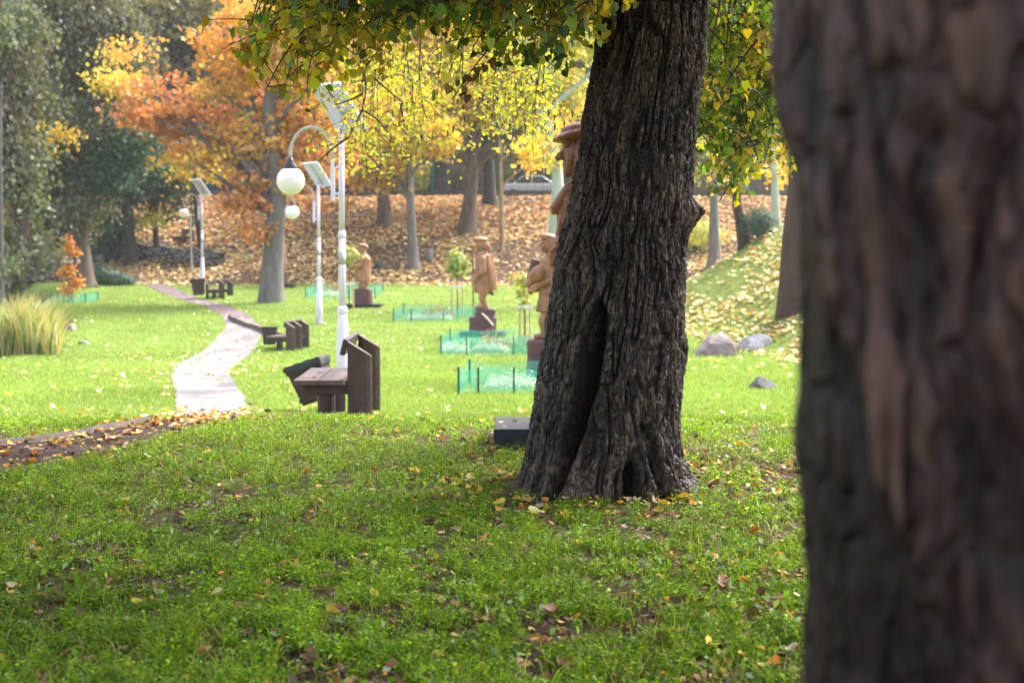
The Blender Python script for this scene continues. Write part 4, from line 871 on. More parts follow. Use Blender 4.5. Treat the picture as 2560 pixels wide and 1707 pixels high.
sa = statue("wooden_statue", "smallest clear carved figure, in a long coat, right beside the near lamp post", 907, 49.6, .016, build_coat, slab=(1.25, .9, .12), plinth=lambda T: stump(T, .10, .55, .62, .5, 6), fs=1.06)
sb = copy_tree(sa); sb.location = (X(700, 58.6), 58.6, gz(X(700, 58.6), 58.6)); sb.scale = (1, 1, 1)
tag(sb, "carved figure almost wholly hidden behind the orange maple's trunk", "statue")

# ------------------------------------------------------------------ benches with litter bins
def bench(label, px, D, rz, sc, uprights=(0.10, 1.62), L=1.75, group="rough timber benches beside the path"):
    x = X(px, D); z = gz(x, D); T = thing("park_bench", label, "bench", (x, D, z), rz, group); T.scale = (sc,) * 3
    for k, xx in enumerate((-.54, -.285)):                       # two seat planks, long way = +y
        m = MB(); m.box((xx + .1275, L / 2 - .05, .40), (.247, L, .055), bev=.008); m.build("seat_plank", M['bench_top'], T)
    for yy in (.12, L - .35):
        m = MB(); m.prism([(-.47, .372), (-.42, .30), (-.36, .268), (.11, .268), (.14, .30), (.14, .395), (.0, .395), (.0, .372)], yy - .06, yy + .06)
        m.build("bracket", M['bench'], T, bev=.006)
        m = MB(); m.tube([(-.22, yy + .10, -.06), (-.22, yy + .10, .27)], .095, 14); m.build("leg", M['bench'], T)
    for yy in uprights:
        m = MB(); a, b, n = .155, .11, 9                          # thick half log with slanting top
        out = [(-.10, -.075), (-.10, .075)] + [(-.10 + .255 * math.sin(t), .09 * math.cos(t)) for t in np.linspace(.25, math.pi - .25, n)]
        lo = [m.bm.verts.new((p[0] + .12, yy + p[1], -.06)) for p in out]; hi = [m.bm.verts.new((p[0] + .12, yy + p[1], .83 - max(p[0] + .10, 0) * .62)) for p in out]
        k = len(out); m.bm.faces.new(lo); m.bm.faces.new(hi[::-1])
        for i in range(k): m.bm.faces.new((lo[i], lo[(i + 1) % k], hi[(i + 1) % k], hi[i]))
        m.build("upright", M['bench'], T, bev=.01)
    m = MB(); m.box((-.018, L / 2 - .02, .765), (.05, L - .1, .17), rot=(0, R(14), 0), bev=.008); m.build("backrest", M['bench'], T)
    return T
b1 = bench("nearest heavy maroon timber bench beside the path, seen end on", 862, 14.85, R(2), 1.0)
b2 = bench("middle timber bench at the pale gravel bend of the path, three upright posts showing", 712, 34.5, R(-6), .86, uprights=(.05, .85, 1.7), L=1.9)
b3 = bench("farthest clear timber bench, beside the third lamp near the foot of the bank", 545, 54.2, R(-4), .88, uprights=(.10, 1.5))
b4 = bench("tiny timber bench high on the leafy bank behind the thin grey post", 478, 67.5, R(30), .8, uprights=(.1, 1.5))
def bin_(label, px, D, dz, tilt, sc=1.0, bag=True, rz=0):
    x = X(px, D); z = gz(x, D); T = thing("litter_bin", label, "litter bin", (x, D, z + dz), rz, "timber litter bins by the benches"); T.scale = (sc,) * 3
    q = bpy.data.objects.new("bin_body", bpy.data.meshes.new("bin_body"))
    bpy.data.objects.remove(q)
    m = MB(); rot = Euler((0, tilt, 0)).to_matrix()
    def tb(c, d, taper_pts=None): pass
    w0, w1, h = .15, .205, .50
    for sx, sy in ((1, 0), (-1, 0), (0, 1), (0, -1)):
        for i in range(3):
            t0 = -1 + i * 2 / 3 + .02; t1 = -1 + (i + 1) * 2 / 3 - .02; vs = []
            for (t, zz, w) in ((t0, 0, w0), (t1, 0, w0), (t1, h, w1), (t0, h, w1)):
                p = Vector((sx * w + (t * w if sy else 0), sy * w + (t * w if sx else 0), zz)); o = Vector((sx, sy, 0)) * .022
                vs.append((m.bm.verts.new(rot @ p), m.bm.verts.new(rot @ (p + o))))
            A = [v[0] for v in vs]; B = [v[1] for v in vs]
            m.bm.faces.new(A); m.bm.faces.new(B[::-1])
            for k in range(4): m.bm.faces.new((A[k], B[k], B[(k + 1) % 4], A[(k + 1) % 4]))
    m.build("slats", M['bench'], T)
    m = MB(); m.box(rot @ Vector((0, 0, .03)), (.30, .30, .05), rot=(0, tilt, 0)); m.build("bottom", M['bench'], T)
    for zz, w in ((.06, .178), (h - .03, .232)):
        m = MB()
        for sx, sy in ((1, 0), (-1, 0), (0, 1), (0, -1)): m.box(rot @ Vector((sx * w, sy * w, zz)), (.025 if sx else 2 * w + .02, .025 if sy else 2 * w - .028, .05), rot=(0, tilt, 0))
        m.build("band", M['bench'], T)
    m = MB(); m.tube([(.27, .02, -dz - .05), (.27, .02, .30), (.24, .02, .36)], .05, 10); m.build("post", M['bench'], T)
    m = MB(); w = .235
    if bag:
        ring = []
        for lev, (dw, zz) in enumerate(((.010, h - .10), (.014, h - .03), (.004, h + .008), (-.03, h + .0), (-.05, h - .12))):
            r_ = []
            for i in range(40):
                a = i * 2 * math.pi / 40; c, s = math.cos(a), math.sin(a); q_ = (abs(c) ** 8 + abs(s) ** 8) ** (-1 / 8); ww = (w + dw) * q_ * (1 + .008 * math.sin(i * 2.7 + lev))
                r_.append(m.bm.verts.new(rot @ Vector((c * ww, s * ww, zz + .006 * math.sin(i * 1.9 + lev * 2)))))
            ring.append(r_)
        for A, B in zip(ring, ring[1:]):
            for i in range(40): m.bm.faces.new((A[i], A[(i + 1) % 40], B[(i + 1) % 40], B[i]))
        m.build("bag", M['bin_bag'], T, smooth=True)
    else:
        m.box(rot @ Vector((0, 0, h + .02)), (.50, .50, .035), rot=(0, tilt, 0)); m.build("rim", M['bin_bag'], T)
    return T
bin_("tilted timber litter bin with a black bag, close behind the nearest bench's seat", 797, 17.2, .15, R(-19), 1.0, True, R(-8))
bin_("litter bin with dark rim just behind the seat of the middle bench", 672, 35.6, .10, R(0), .82, False, R(10))
bin_("litter bin left of the farthest bench, under the third lamp", 498, 54.5, .14, R(-5), 1.15, False, R(10))

# ------------------------------------------------------------------ street lamps with solar panels
def lamp(label, px, D, sc=1.0):
    x = X(px, D); z = gz(x, D); T = thing("street_lamp", label, "street lamp", (x, D, z), 0, "white solar lamps along the path"); T.scale = (sc,) * 3
    MB().box((0, 0, .012), (.36, .36, .03)).build("base_plate", M['paint_dark'], T)
    MB().lathe([(.112, .02), (.098, .50), (.080, 1.18), (.07, 1.22), (.066, 1.26)], n=18).build("lower_pole", M['paint'], T, smooth=True, bev=0)
    MB().lathe([(.055, 1.25), (.076, 1.28), (.084, 1.32), (.076, 1.36), (.055, 1.39)], n=18).build("collar", M['paint'], T, smooth=True)
    MB().lathe([(.056, 1.38), (.054, 2.0), (.052, 2.45)], n=16).build("pole", M['paint'], T, smooth=True)
    MB().lathe([(.0552, 2.02), (.0548, 2.2)], n=16).build("band", M['paint_dark'], T, smooth=True)
    MB().lathe([(.058, 2.43), (.064, 2.46), (.058, 2.50), (.045, 2.54)], n=16).build("collar", M['paint'], T, smooth=True)
    MB().lathe([(.046, 2.52), (.043, 4.10)], n=14).build("upper_pole", M['paint'], T, smooth=True)
    m = MB(); m.box((-.135, 0, 3.30), (.06, .06, .62), bev=.008); m.build("arm_holder", M['paint'], T)
    m = MB(); m.box((-.08, 0, 3.10), (.12, .04, .04)); m.build("clamp", M['paint'], T); MB().box((-.08, 0, 3.5), (.12, .04, .04)).build("clamp", M['paint'], T)
    pts = [(-.135, 0, 3.5), (-.135, 0, 3.62)] + [(-.455 + .32 * math.cos(t) * 1.0, 0, 3.68 + .42 * math.sin(t)) for t in np.linspace(.0, math.pi, 16)] + [(-.775, 0, 3.60)]
    MB().tube(pts, .026, 10).build("arm", M['arm'], T, smooth=True)
    MB().lathe([(.035, 3.64), (.045, 3.60), (.09, 3.53), (.115, 3.49), (.118, 3.465)], c=(-.775, 0, 0), n=20).build("cap", M['cap'], T, smooth=True)
    MB().ell((-.775, 0, 3.29), (.215, .215, .215), seg=32).build("globe", M['globe'], T, smooth=True)
    # panel: faces up and away, so its underside shows
    A = R(42); tl = R(50); w = Vector((math.cos(A), -math.sin(A), 0)); sdir = Vector((math.sin(A) * math.cos(tl), math.cos(A) * math.cos(tl), -math.sin(tl))); n = w.cross(sdir); n = n if n.z > 0 else -n
    c = Vector((-.03, .05, 4.40)); MX = Matrix((w, sdir, n)).transposed()
    def pb(cc, d, name, mat):
        m = MB(); m.box((0, 0, 0), d)
        for v in m.bm.verts: v.co = c + MX @ (v.co + Vector(cc))
        m.build(name, mat, T)
    pb((0, 0, 0), (.62, .82, .018), "panel_back", M['panel_back']); pb((0, 0, .014), (.60, .80, .008), "solar_cells", M['panel_face'])
    for s in (-1, 1): pb((s * .32, 0, 0), (.03, .86, .045), "panel_frame", M['frame']); pb((0, s * .42, 0), (.61, .03, .045), "panel_frame", M['frame'])
    m = MB(); m.tube([(0, 0, 4.05), c + MX @ Vector((0, .1, -.02))], .035, 8); m.tube([c + MX @ Vector((.0, -.36, -.03)), c + MX @ Vector((0, .38, -.03))], .018, 6); m.build("panel_strut", M['arm'], T)
    return T
lamp("nearest white lamp with a big globe, its solar panel behind hanging twigs", 856, 22.4, 1.03).location.z -= .16
lamp("middle white lamp on the open lawn between the maple and the coated statue", 798, 42)
lamp("farthest white lamp, beside the bench at the foot of the leafy bank", 507, 57.5, .94)
x = X(481, 62.5); T = thing("metal_post", "thin grey metal post left of the farthest lamp", "post", (x, 62.5, gz(x, 62.5)), R(3)); T.rotation_euler = (0, R(-1.3), 0)
MB().tube([(0, 0, -.1), (0, 0, 2.55)], .04, 8).build("shaft", M['paint_dark'], T); MB().ell((0, 0, 2.56), (.045, .045, .03)).build("top", M['paint_dark'], T)

# ------------------------------------------------------------------ netted garden plots, plants, saplings
def plot(label, corners, h=.36, stakes=None):
    """corners: world (x,y) loop"""
    c0 = np.array(corners, float).mean(0); z0 = gz(*c0); T = thing("plot_fence", label, "netting fence", (c0[0], c0[1], z0), 0, "green netting fences round garden plots")
    n = len(corners); V = []; F = []
    loop = corners + [corners[0]]
    k = 0
    for (a, b) in zip(loop[:-1], loop[1:]):
        a, b = np.array(a), np.array(b); L = np.linalg.norm(b - a); m = max(2, int(L / .35)); 
        for i in range(m + 1):
            p = a + (b - a) * i / m; z = gz(*p); sag = .03 * math.sin(i * 2.1 + a[0]) 
            V += [(p[0] - c0[0], p[1] - c0[1], z - z0 - .02), (p[0] - c0[0] + .02 * math.sin(i * 3.), p[1] - c0[1] + .01, z - z0 + h + sag)]
            if i: F.append((k - 2, k, k + 1, k - 1))
            k += 2
    mesh_from("netting", V, np.array(F), M['net'], T)
    for j, a in enumerate(corners):
        z = gz(*a) - z0; MB().box((a[0] - c0[0], a[1] - c0[1] - .02, z + h / 2), (.035, .035, h + .10)).build("stake", M['green_post'], T)
    a, b = np.array(corners[0]), np.array(corners[1])
    for t in (.22, .62):
        p = a + (b - a) * t; MB().box((p[0] - c0[0], p[1] - c0[1] - .025, gz(*p) - z0 + h / 2), (.03, .03, h + .06)).build("stake", M['green_post' if t != .22 else 'tie'], T)
    return T
def rect(pl, pr, D, dep, sk=0): return [(X(pl, D), D), (X(pr, D), D - sk), (X(pr, D) + .1, D + dep - sk), (X(pl, D) + .1, D + dep)]
def depth_at(px, py, lo=14, hi=62):
    for D in np.arange(lo, hi, .1):
        if P(px, py, D)[2] <= gz(X(px, D), D): return D
    return hi
d1 = depth_at(1200, 985); plot("nearest green netting fence round silvery plants at the left edge of the linden", rect(1146, 1370, d1, 2.0), .36)
d2 = depth_at(1200, 888); plot("green netting fence with white leaved plants, second nearest, in front of the wanderer's slab", rect(1102, 1395, d2, 2.6), .42)
d3 = depth_at(1060, 805); plot("green netting fence left of the wanderer statue", rect(984, 1185, d3, 2.6), .36)
d4 = depth_at(850, 746, 40); plot("green netting fence behind the near lamp and the coated statue", rect(764, 938, d4, 2.2), .37)
d5 = 51.5; plot("small green netting fence round the orange sapling at the left", rect(126, 214, d5, 1.2), .33)
def clump(label, px, D, r, h, palette, n, size, seed, name="plant", cat="plant", group=None, tpl=LANCE, dy=.6):
    g = rng(seed); x = X(px, D); z = gz(x, D); T = thing(name, label, cat, (x, D, z), 0, group)
    a = g.uniform(0, 2 * math.pi, n); rr = r * np.sqrt(g.random(n)); zz = h * np.abs(g.normal(size=n)) * .5 * (1 - .5 * rr / r)
    zz = np.minimum(zz, h * 1.1); cl_ = 1 + .35 * np.sin(rr / r * 9 + a * 3)
    pos = np.stack([np.cos(a) * rr, np.sin(a) * rr * dy, zz * cl_ + .02], 1)
    leaves("foliage", pos, g.uniform(.6, 1.3, n) * size, pal(g, n, palette, .15), M['far_leaf'], T, tpl, seed)
    S = [(np.array([[0, 0, -.05], [math.cos(q) * r * .2, math.sin(q) * r * .2, h * .4], [math.cos(q) * r * .5, math.sin(q) * r * .5 * dy, h * .8]]), np.array([.008, .006, .003])) for q in np.arange(5) * 1.257]
    V, F = tubes_np(S, 5); mesh_from("stems", V, F, M['twig'], T); return T
SILVER = [(4, (.66, .72, .74)), (3, (.78, .82, .84)), (2, (.30, .44, .34))]
GREENP = [(4, (.10, .26, .10)), (3, (.16, .34, .12)), (2, (.30, .36, .12))]
RUST = [(4, (.40, .18, .05)), (3, (.52, .28, .08)), (2, (.25, .14, .04))]
for i, (px, DD, r, h, pl_, nm) in enumerate([(1262, d1 + .8, .30, .20, SILVER, "low silvery plant behind the nearest netting, left one"), (1315, d1 + .9, .30, .20, SILVER, "low silvery plant behind the nearest netting, beside the linden"),
        (1140, d2 + .7, .33, .26, SILVER, "leftmost white leaved plant behind the second nearest netting"), (1208, d2 + .7, .22, .20, SILVER, "white leaved plant in the middle of the second nearest netted plot"), (1243, d2 + .7, .26, .20, SILVER, "white leaved plant right of the middle in the second nearest netted plot"),
        (1175, d2 + 1.4, .38, .26, GREENP, "low green plant deep inside the second nearest netted plot"), (1330, d2 + .7, .5, .34, GREENP, "green bushy plant at the right end of the second nearest netted plot"), (1236, d2 + 2.0, .45, .40, RUST, "rusty orange cushion plant above the second nearest netting"),
        (1048, d3 + .8, .40, .22, SILVER, "white plant behind the netting left of the wanderer, left one"), (1102, d3 + .8, .38, .22, SILVER, "white plant behind the netting left of the wanderer, right one"), (1095, d3 + 2.0, .55, .38, RUST, "rusty cushion plant above the netting left of the wanderer"),
        (822, d4 + .8, .45, .24, SILVER, "white plant in the netted plot behind the near lamp"), (838, d4 + 1.8, .45, .5, RUST, "brown plant above the netting behind the near lamp"),
        (1310, d2 + 2.2, .35, .55, [(3, (.55, .55, .15)), (2, (.35, .4, .12))], "yellow green leafy plant between the stakes and the bagpipe statue")]):
    clump(nm, px, DD, r, h, pl_, 900 if i < 8 else 700, .07 if i < 2 else .09, 200 + i, group="low plants in the netted plots")
def sapling(label, px, D, h, sx, crowns, palette, n=500, size=.10, bars=(.9,), seed=1, stakes=2, white=True, hs=1.3):
    x = X(px, D); z = gz(x, D); g = rng(seed); b0 = np.array([x, D, z]); T = thing("sapling", label, "young tree", tuple(b0))
    S = [(np.array([[0, 0, -.05], [.01, 0, h * .4], [-.02, 0, h * .75], [.02, 0, h]]), np.array([.022, .018, .012, .005]))]; pp = []
    for (cx_, cz_, rx, rz_, w) in crowns:
        m = int(n * w); q = g.normal(size=(m, 3)) * [rx * .5, rx * .45, rz_ * .5] + [cx_, 0, cz_]; pp.append(q)
        for k in range(5): S.append((curve([0, 0, cz_ - rz_ * .5], q[k], bend=.1, k=4, g=g), np.linspace(.008, .003, 4)))
    pp = np.concatenate(pp); leaves("crown", pp, g.uniform(.7, 1.3, len(pp)) * size, pal(g, len(pp), palette, .15), M['far_leaf'], T, QUAD, seed)
    V, F = tubes_np(S, 6); mesh_from("trunk", V, F, M['twig'], T, smooth=True)
    K = thing("stake_frame", "pale wooden stakes with crossbars holding the " + label.split(',')[0], "tree stakes", tuple(b0), 0, "staking frames of young trees")
    for i in range(stakes):
        xx = (-.5 + i / (stakes - 1)) * sx; MB().tube([(xx, -.06 + .1 * (i % 2), -.1), (xx, -.06 + .1 * (i % 2), hs)], .028, 8).build("stake", M['stake'], K)
    for i, bz_ in enumerate(bars): MB().box((0, -.10, bz_), (sx + .12, .022, .09), bev=.004).build("crossbar", M['stake_white' if white and i == 0 else 'stake'], K)
    return T
ds = d5 + .5
sapling("orange sapling, small and upright in front of the left brown trunk", 172, ds, 2.3, .27, [(0, 2.05, .25, .35, .8), (-.28, 1.75, .2, .15, .35), (.22, 1.80, .2, .15, .35), (0, 1.2, .3, .3, .5), (-.18, 1.05, .25, .1, .3), (.3, .75, .25, .2, .4), (0, .45, .35, .25, .5)],
        [(5, (.62, .22, .06)), (3, (.70, .34, .07)), (2, (.64, .44, .09))], 260, .10, (1.5, .52), 3, hs=1.65)
s2 = d3 + 1.3
sapling("yellow green sapling, between the wanderer statue and the bank", 1143, s2, 1.9, .34, [(0, 1.80, .28, .3, 1.0), (.05, 1.50, .3, .2, .5)], [(4, (.38, .44, .10)), (3, (.26, .36, .09)), (2, (.42, .43, .15))], 300, .12, (1.0,), 5, hs=1.15)
s3 = d2 + 1.6
sapling("thin leaved sapling, just left of the bagpipe statue", 1312, s3, 1.9, .26, [(-.05, 1.72, .26, .14, .35), (.0, 1.45, .22, .25, .25), (0, 1.15, .2, .2, .15)], [(4, (.48, .46, .12)), (3, (.36, .40, .12))], 260, .10, (1.05, .30), 6, stakes=3, hs=1.15)
s4 = 48.0
sapling("pale yellow sapling, behind the near lamp post and left of the coated statue", 872, s4, 2.1, .3, [(0, 1.85, .32, .28, 1.0)], [(4, (.50, .50, .16)), (3, (.36, .42, .12))], 260, .13, (.9,), 8, hs=1.1)
# round teal shrub and low shrubs
def bush(label, px, D, r, h, palette, n, size, seed, name="shrub"):
    g = rng(seed); x = X(px, D); z = gz(x, D); T = thing(name, label, "shrub", (x, D, z))
    u = g.normal(size=(n, 3)); u /= np.linalg.norm(u, axis=1)[:, None]; u *= g.random((n, 1)) ** .4 * (1 + .2 * np.sin(u[:, :1] * 9 + u[:, 2:] * 7)); p = u * [r, r, h * .5] + [0, 0, h * .5]
    leaves("foliage", p, g.uniform(.7, 1.3, n) * size, pal(g, n, palette, .2), M['far_leaf'], T, LANCE, seed)
    V, F = tubes_np([(np.array([[0, 0, -.1], q * .5, q * .8]), np.array([.02, .012, .006])) for q in p[:12]], 5); mesh_from("stems", V, F, M['twig'], T); return T
bush("round teal evergreen shrub at the foot of the leaning trunk on the right bank", 1893, 46.5, .62, 1.15, TEAL, 2600, .13, 61)
bush("spiky blue green shrub by the stone wall at the left", 70, 53, .85, .75, [(4, (.10, .24, .20)), (2, (.16, .32, .26))], 1500, .35, 62)
bush("dark green shrub on the stream bank right of the brown trunk", 262, 60.5, .9, .75, TEAL, 1600, .2, 63)
bush("low dark shrub at the end of the stream bank near the narrow path", 302, 60, .7, .5, TEAL, 1000, .2, 64)
bush("yellow green bush beyond the low stem on the right bank", 1745, 66, 1.3, 1.5, LIME, 1500, .25, 65)

HB = ["behind the far left drooping tree", "behind the alder", "behind the teal evergreen", "behind the thin dark tree on the bank", "left of the dark car", "right of the dark car", "behind the rusty maple",
      "behind the golden maple's slim trunk", "between the golden maple and the forked trunk", "right of the forked trunk", "behind the silver car", "right of the linden trunk", "above the right bank"]
for i in range(13):
    bush("bush beyond the road, " + HB[i], 90 + i * 118, 90.5 + (i % 3), 2.6, 3.2, [OLIVE, DARK, GREYG, LIME, BROWN][i % 5], 1500, .38, 300 + i)
# reeds at the left edge
g = rng(8); n = 5200; rx = X(g.uniform(-60, 150, n), 35.5) ; ry = g.uniform(33.5, 38.5, n); rx = rx * ry / 35.5
wob = 1 - sstep(90, 165, 1280 + rx / ry * FPX); keep = g.random(n) < (.15 + .85 * wob); rx, ry = rx[keep], ry[keep]; n = len(rx)
rh = g.uniform(.7, 1.65, n) * (.55 + .45 * (1 - sstep(40, 160, 1280 + rx / ry * FPX))); rz = hgt(rx, ry)
b = np.stack([rx, ry, np.maximum(rz, wz - .1)], 1); lean = g.normal(size=(n, 3)) * [.28, .28, 0] + [.10, 0, 0]
wdt = g.uniform(.012, .028, n)[:, None]; sx_ = np.stack([np.cos(g.uniform(0, 3.14, n)), np.sin(g.uniform(0, 3.14, n)), np.zeros(n)], 1) * wdt
m1 = b + lean * .3 * rh[:, None] + np.stack([0 * rh, 0 * rh, rh * .55], 1); tp = b + lean * rh[:, None] + np.stack([0 * rh, 0 * rh, rh], 1)
V = np.stack([b - sx_, b + sx_, m1 + sx_ * .8, m1 - sx_ * .8, tp], 1).reshape(-1, 3); o = np.arange(n)[:, None] * 5
rc = pal(g, n, [(4, (.46, .42, .17)), (4, (.56, .50, .32)), (3, (.30, .36, .12)), (3, (.17, .27, .09)), (1, (.50, .34, .10))], .2)
tag(mesh_from("reeds", V, [np.concatenate([o, o + 1, o + 2, o + 3], 1), np.concatenate([o + 3, o + 2, o + 4], 1)], M['grass'], None, np.concatenate([rc, rc])), kind="stuff")

# ------------------------------------------------------------------ rocks, stump, walls, kerb
def rock(label, px, D, w, h, d, mat, seed, rz=0, name="boulder", cut=0.0):
    x = X(px, D); z = gz(x, D); m = bmesh.new(); bmesh.ops.create_icosphere(m, subdivisions=5, radius=1)
    co = np.array([v.co[:] for v in m.verts]); g = rng(seed)
    for k in range(9):                                             # chipped flat faces
        q = g.normal(size=3); q[2] = abs(q[2]) * .7; q /= np.linalg.norm(q); dd = co @ q; lim = g.uniform(.62, .9) - cut * .15; co = co - np.maximum(dd - lim, 0)[:, None] * q * .85
    co = co * (1 + .10 * fbm(co[:, 0] * 1.4, co[:, 1] * 1.4, co[:, 2] * 1.4, seed, 3)[:, None] + .03 * noise(co[:, 0] * 7, co[:, 1] * 7, co[:, 2] * 7, seed)[:, None])
    co = co * [w / 2, d / 2, h]; co[:, 2] = np.maximum(co[:, 2], -.1)
    for v, c in zip(m.verts, co): v.co = c
    me = bpy.data.meshes.new(name); m.to_mesh(me); m.free(); me.polygons.foreach_set("use_smooth", np.ones(len(me.polygons), bool)); me.materials.append(mat)
    o = bpy.data.objects.new(name, me); COL.objects.link(o); o.location = (x, D, z - .03); o.rotation_euler = (0, 0, rz); return tag(o, label, "boulder")
dr = depth_at(1790, 888, 18, 50)
rock("big rounded pinkish boulder on the lawn right of the linden", 1792, dr, 138 / FPX * dr, .58, .95, M['rock_pink'], 5)
rock("flatter grey boulder behind and right of the pinkish one", 1890, dr + 1.0, 108 / FPX * dr, .42, .8, M['rock_grey'], 9)
dk = depth_at(1905, 970, 14, 40); rock("small dark pointed rock on the lawn, nearest of the boulders", 1905, dk, 96 / FPX * dk, .24, .5, M['rock_dark'], 24)
rock("small half buried stone in the grass right of the reeds", 208, 36.5, .42, .13, .3, M['rock_grey'], 15); rock("tiny pale stone at the foot of the reeds", 155, 35, .18, .10, .2, M['rock_pink'], 16)
rock("flat grey stone on the stream bank below the netted sapling", 133, 45.5, .3, .14, .3, M['rock_grey'], 17); rock("brown stone in the notch of the stream bank", 176, 40.5, .4, .28, .3, M['rock_pink'], 18)
x = X(1072, 64.5); T = thing("tree_stump", "cut grey stump standing in the fallen leaves on the bank", "stump", (x, 64.5, gz(x, 64.5)))
MB().tube([(0, 0, -.1), (0, 0, .15), (.02, 0, .50)], [.26, .2, .18], 14).build("stump_body", M['bark_grey'], T, smooth=True); MB().tube([(.02, 0, .50), (.02, 0, .51)], [.17, .16], 14).build("cut_face", M['stake'], T)
for i, (px, D) in enumerate([(948, 63), (1130, 62.5)]):
    x = X(px, D); T = thing("tree_stump", ["dark low stump on the bank behind the coated statue", "dark low stump on the bank above the yellow green sapling"][i], "stump", (x, D, gz(x, D)))
    MB().tube([(0, 0, -.1), (0, 0, .1), (.02, 0, .28)], [.3, .2, .16], 12).build("stump_body", M['bark_dark'], T, smooth=True); MB().tube([(.02, 0, .28), (.02, 0, .287)], [.15, .14], 12).build("cut_face", M['bark_brown'], T)

def wall_line(name, label, pts, h, th, mat, step=.4, jit=.05, seed=1, cat="wall", top=None):
    g = rng(seed); pts = np.array(pts, float); d = np.concatenate([[0], np.cumsum(np.hypot(*np.diff(pts, axis=0).T))]); t = np.arange(0, d[-1] + step * .5, step)
    x, y = np.interp(t, d, pts[:, 0]), np.interp(t, d, pts[:, 1]); tx, ty = np.gradient(x), np.gradient(y); q = np.hypot(tx, ty); nx_, ny_ = -ty / q, tx / q
    z = hgt(x, y); zt = z + h * (1 + jit * g.normal(size=len(t))); V = []
    for s, zz in ((-1, z - .15), (-1, zt), (1, zt), (1, z - .15)): V.append(np.stack([x + s * nx_ * th / 2 * (1 + jit * g.normal(size=len(t))), y + s * ny_ * th / 2, zz], 1))
    V = np.stack(V, 1); n = len(t); I = np.arange(n * 4).reshape(n, 4); F = np.concatenate([np.stack([I[:-1, a], I[:-1, b_], I[1:, b_], I[1:, a]], -1) for a, b_ in ((0, 1), (1, 2), (2, 3))]); F = np.concatenate([F, [I[0]], [I[-1][::-1]]])
    o = mesh_from(name, V.reshape(-1, 3), F, mat); return tag(o, label, cat)
wall_line("stone_wall", "low dark mossy wall crossing the foot of the leafy bank on the left", [(X(180, 67), 67), (X(330, 66), 66), (X(470, 64.5), 64.5), (X(565, 63.5), 63.5)], .62, .4, M['stones'], .5, .12, 2)
wall_line("stone_wall", "dry field stone wall in the shade behind the orange sapling", [(X(20, 62), 62), (X(150, 62.5), 62.5), (X(258, 63), 63)], 1.15, .5, M['stones'], .5, .06, 3)
kp = [(-5.62, 7.7), (-4.85, 9.1), (-4.08, 10.45), (-3.66, 11.45), (-3.36, 12.35), (-3.30, 12.9)]
wall_line("kerb", "weathered stone kerb along the left side of the dirt path in the foreground", kp, .05, .055, M['kerb'], .12, .05, 4, "kerb")
wall_line("edging_board", "brown timber edging beside the far bend of the path", [(X(572, 44.5), 44.5), (X(618, 41.5), 41.5), (X(668, 39), 39), (X(700, 38.5), 38.5)], .13, .06, M['kerb'], .3, .05, 6, "edging")

# ------------------------------------------------------------------ fence, parapet and cars on the terrace
wall_line("parapet_wall", "low dark concrete wall under the green fence above the bank", [(-34, 77.6), (30, 77.6)], .42, .3, M['concrete'], 1.0, .03, 7)
F_ = thing("mesh_fence", "green wire fence with teal posts along the top of the leafy bank", "fence", (0, 77.7, gz(0, 77.7)))
fz = .38; fh = 2.35; pxs = np.arange(-33, 30.1, 3.45) + 1.05
for q in pxs: MB().box((q, 0, fz + fh / 2), (.16, .09, fh + .1)).build("post", M['green_post'], F_)
for (a, b_) in zip(pxs[:-1], pxs[1:]):
    m = MB()
    for k in range(9): xx = a + (b_ - a) * k / 8.0; m.box((xx, .02, fz + fh / 2), (.02, .02, fh))
    for zz in (fz + .05, fz + .62, fz + 1.2, fz + 1.75, fz + fh): m.box(((a + b_) / 2, 0, zz), (b_ - a, .025, .03))
    m.build("wire_panel", M['green_post'], F_)
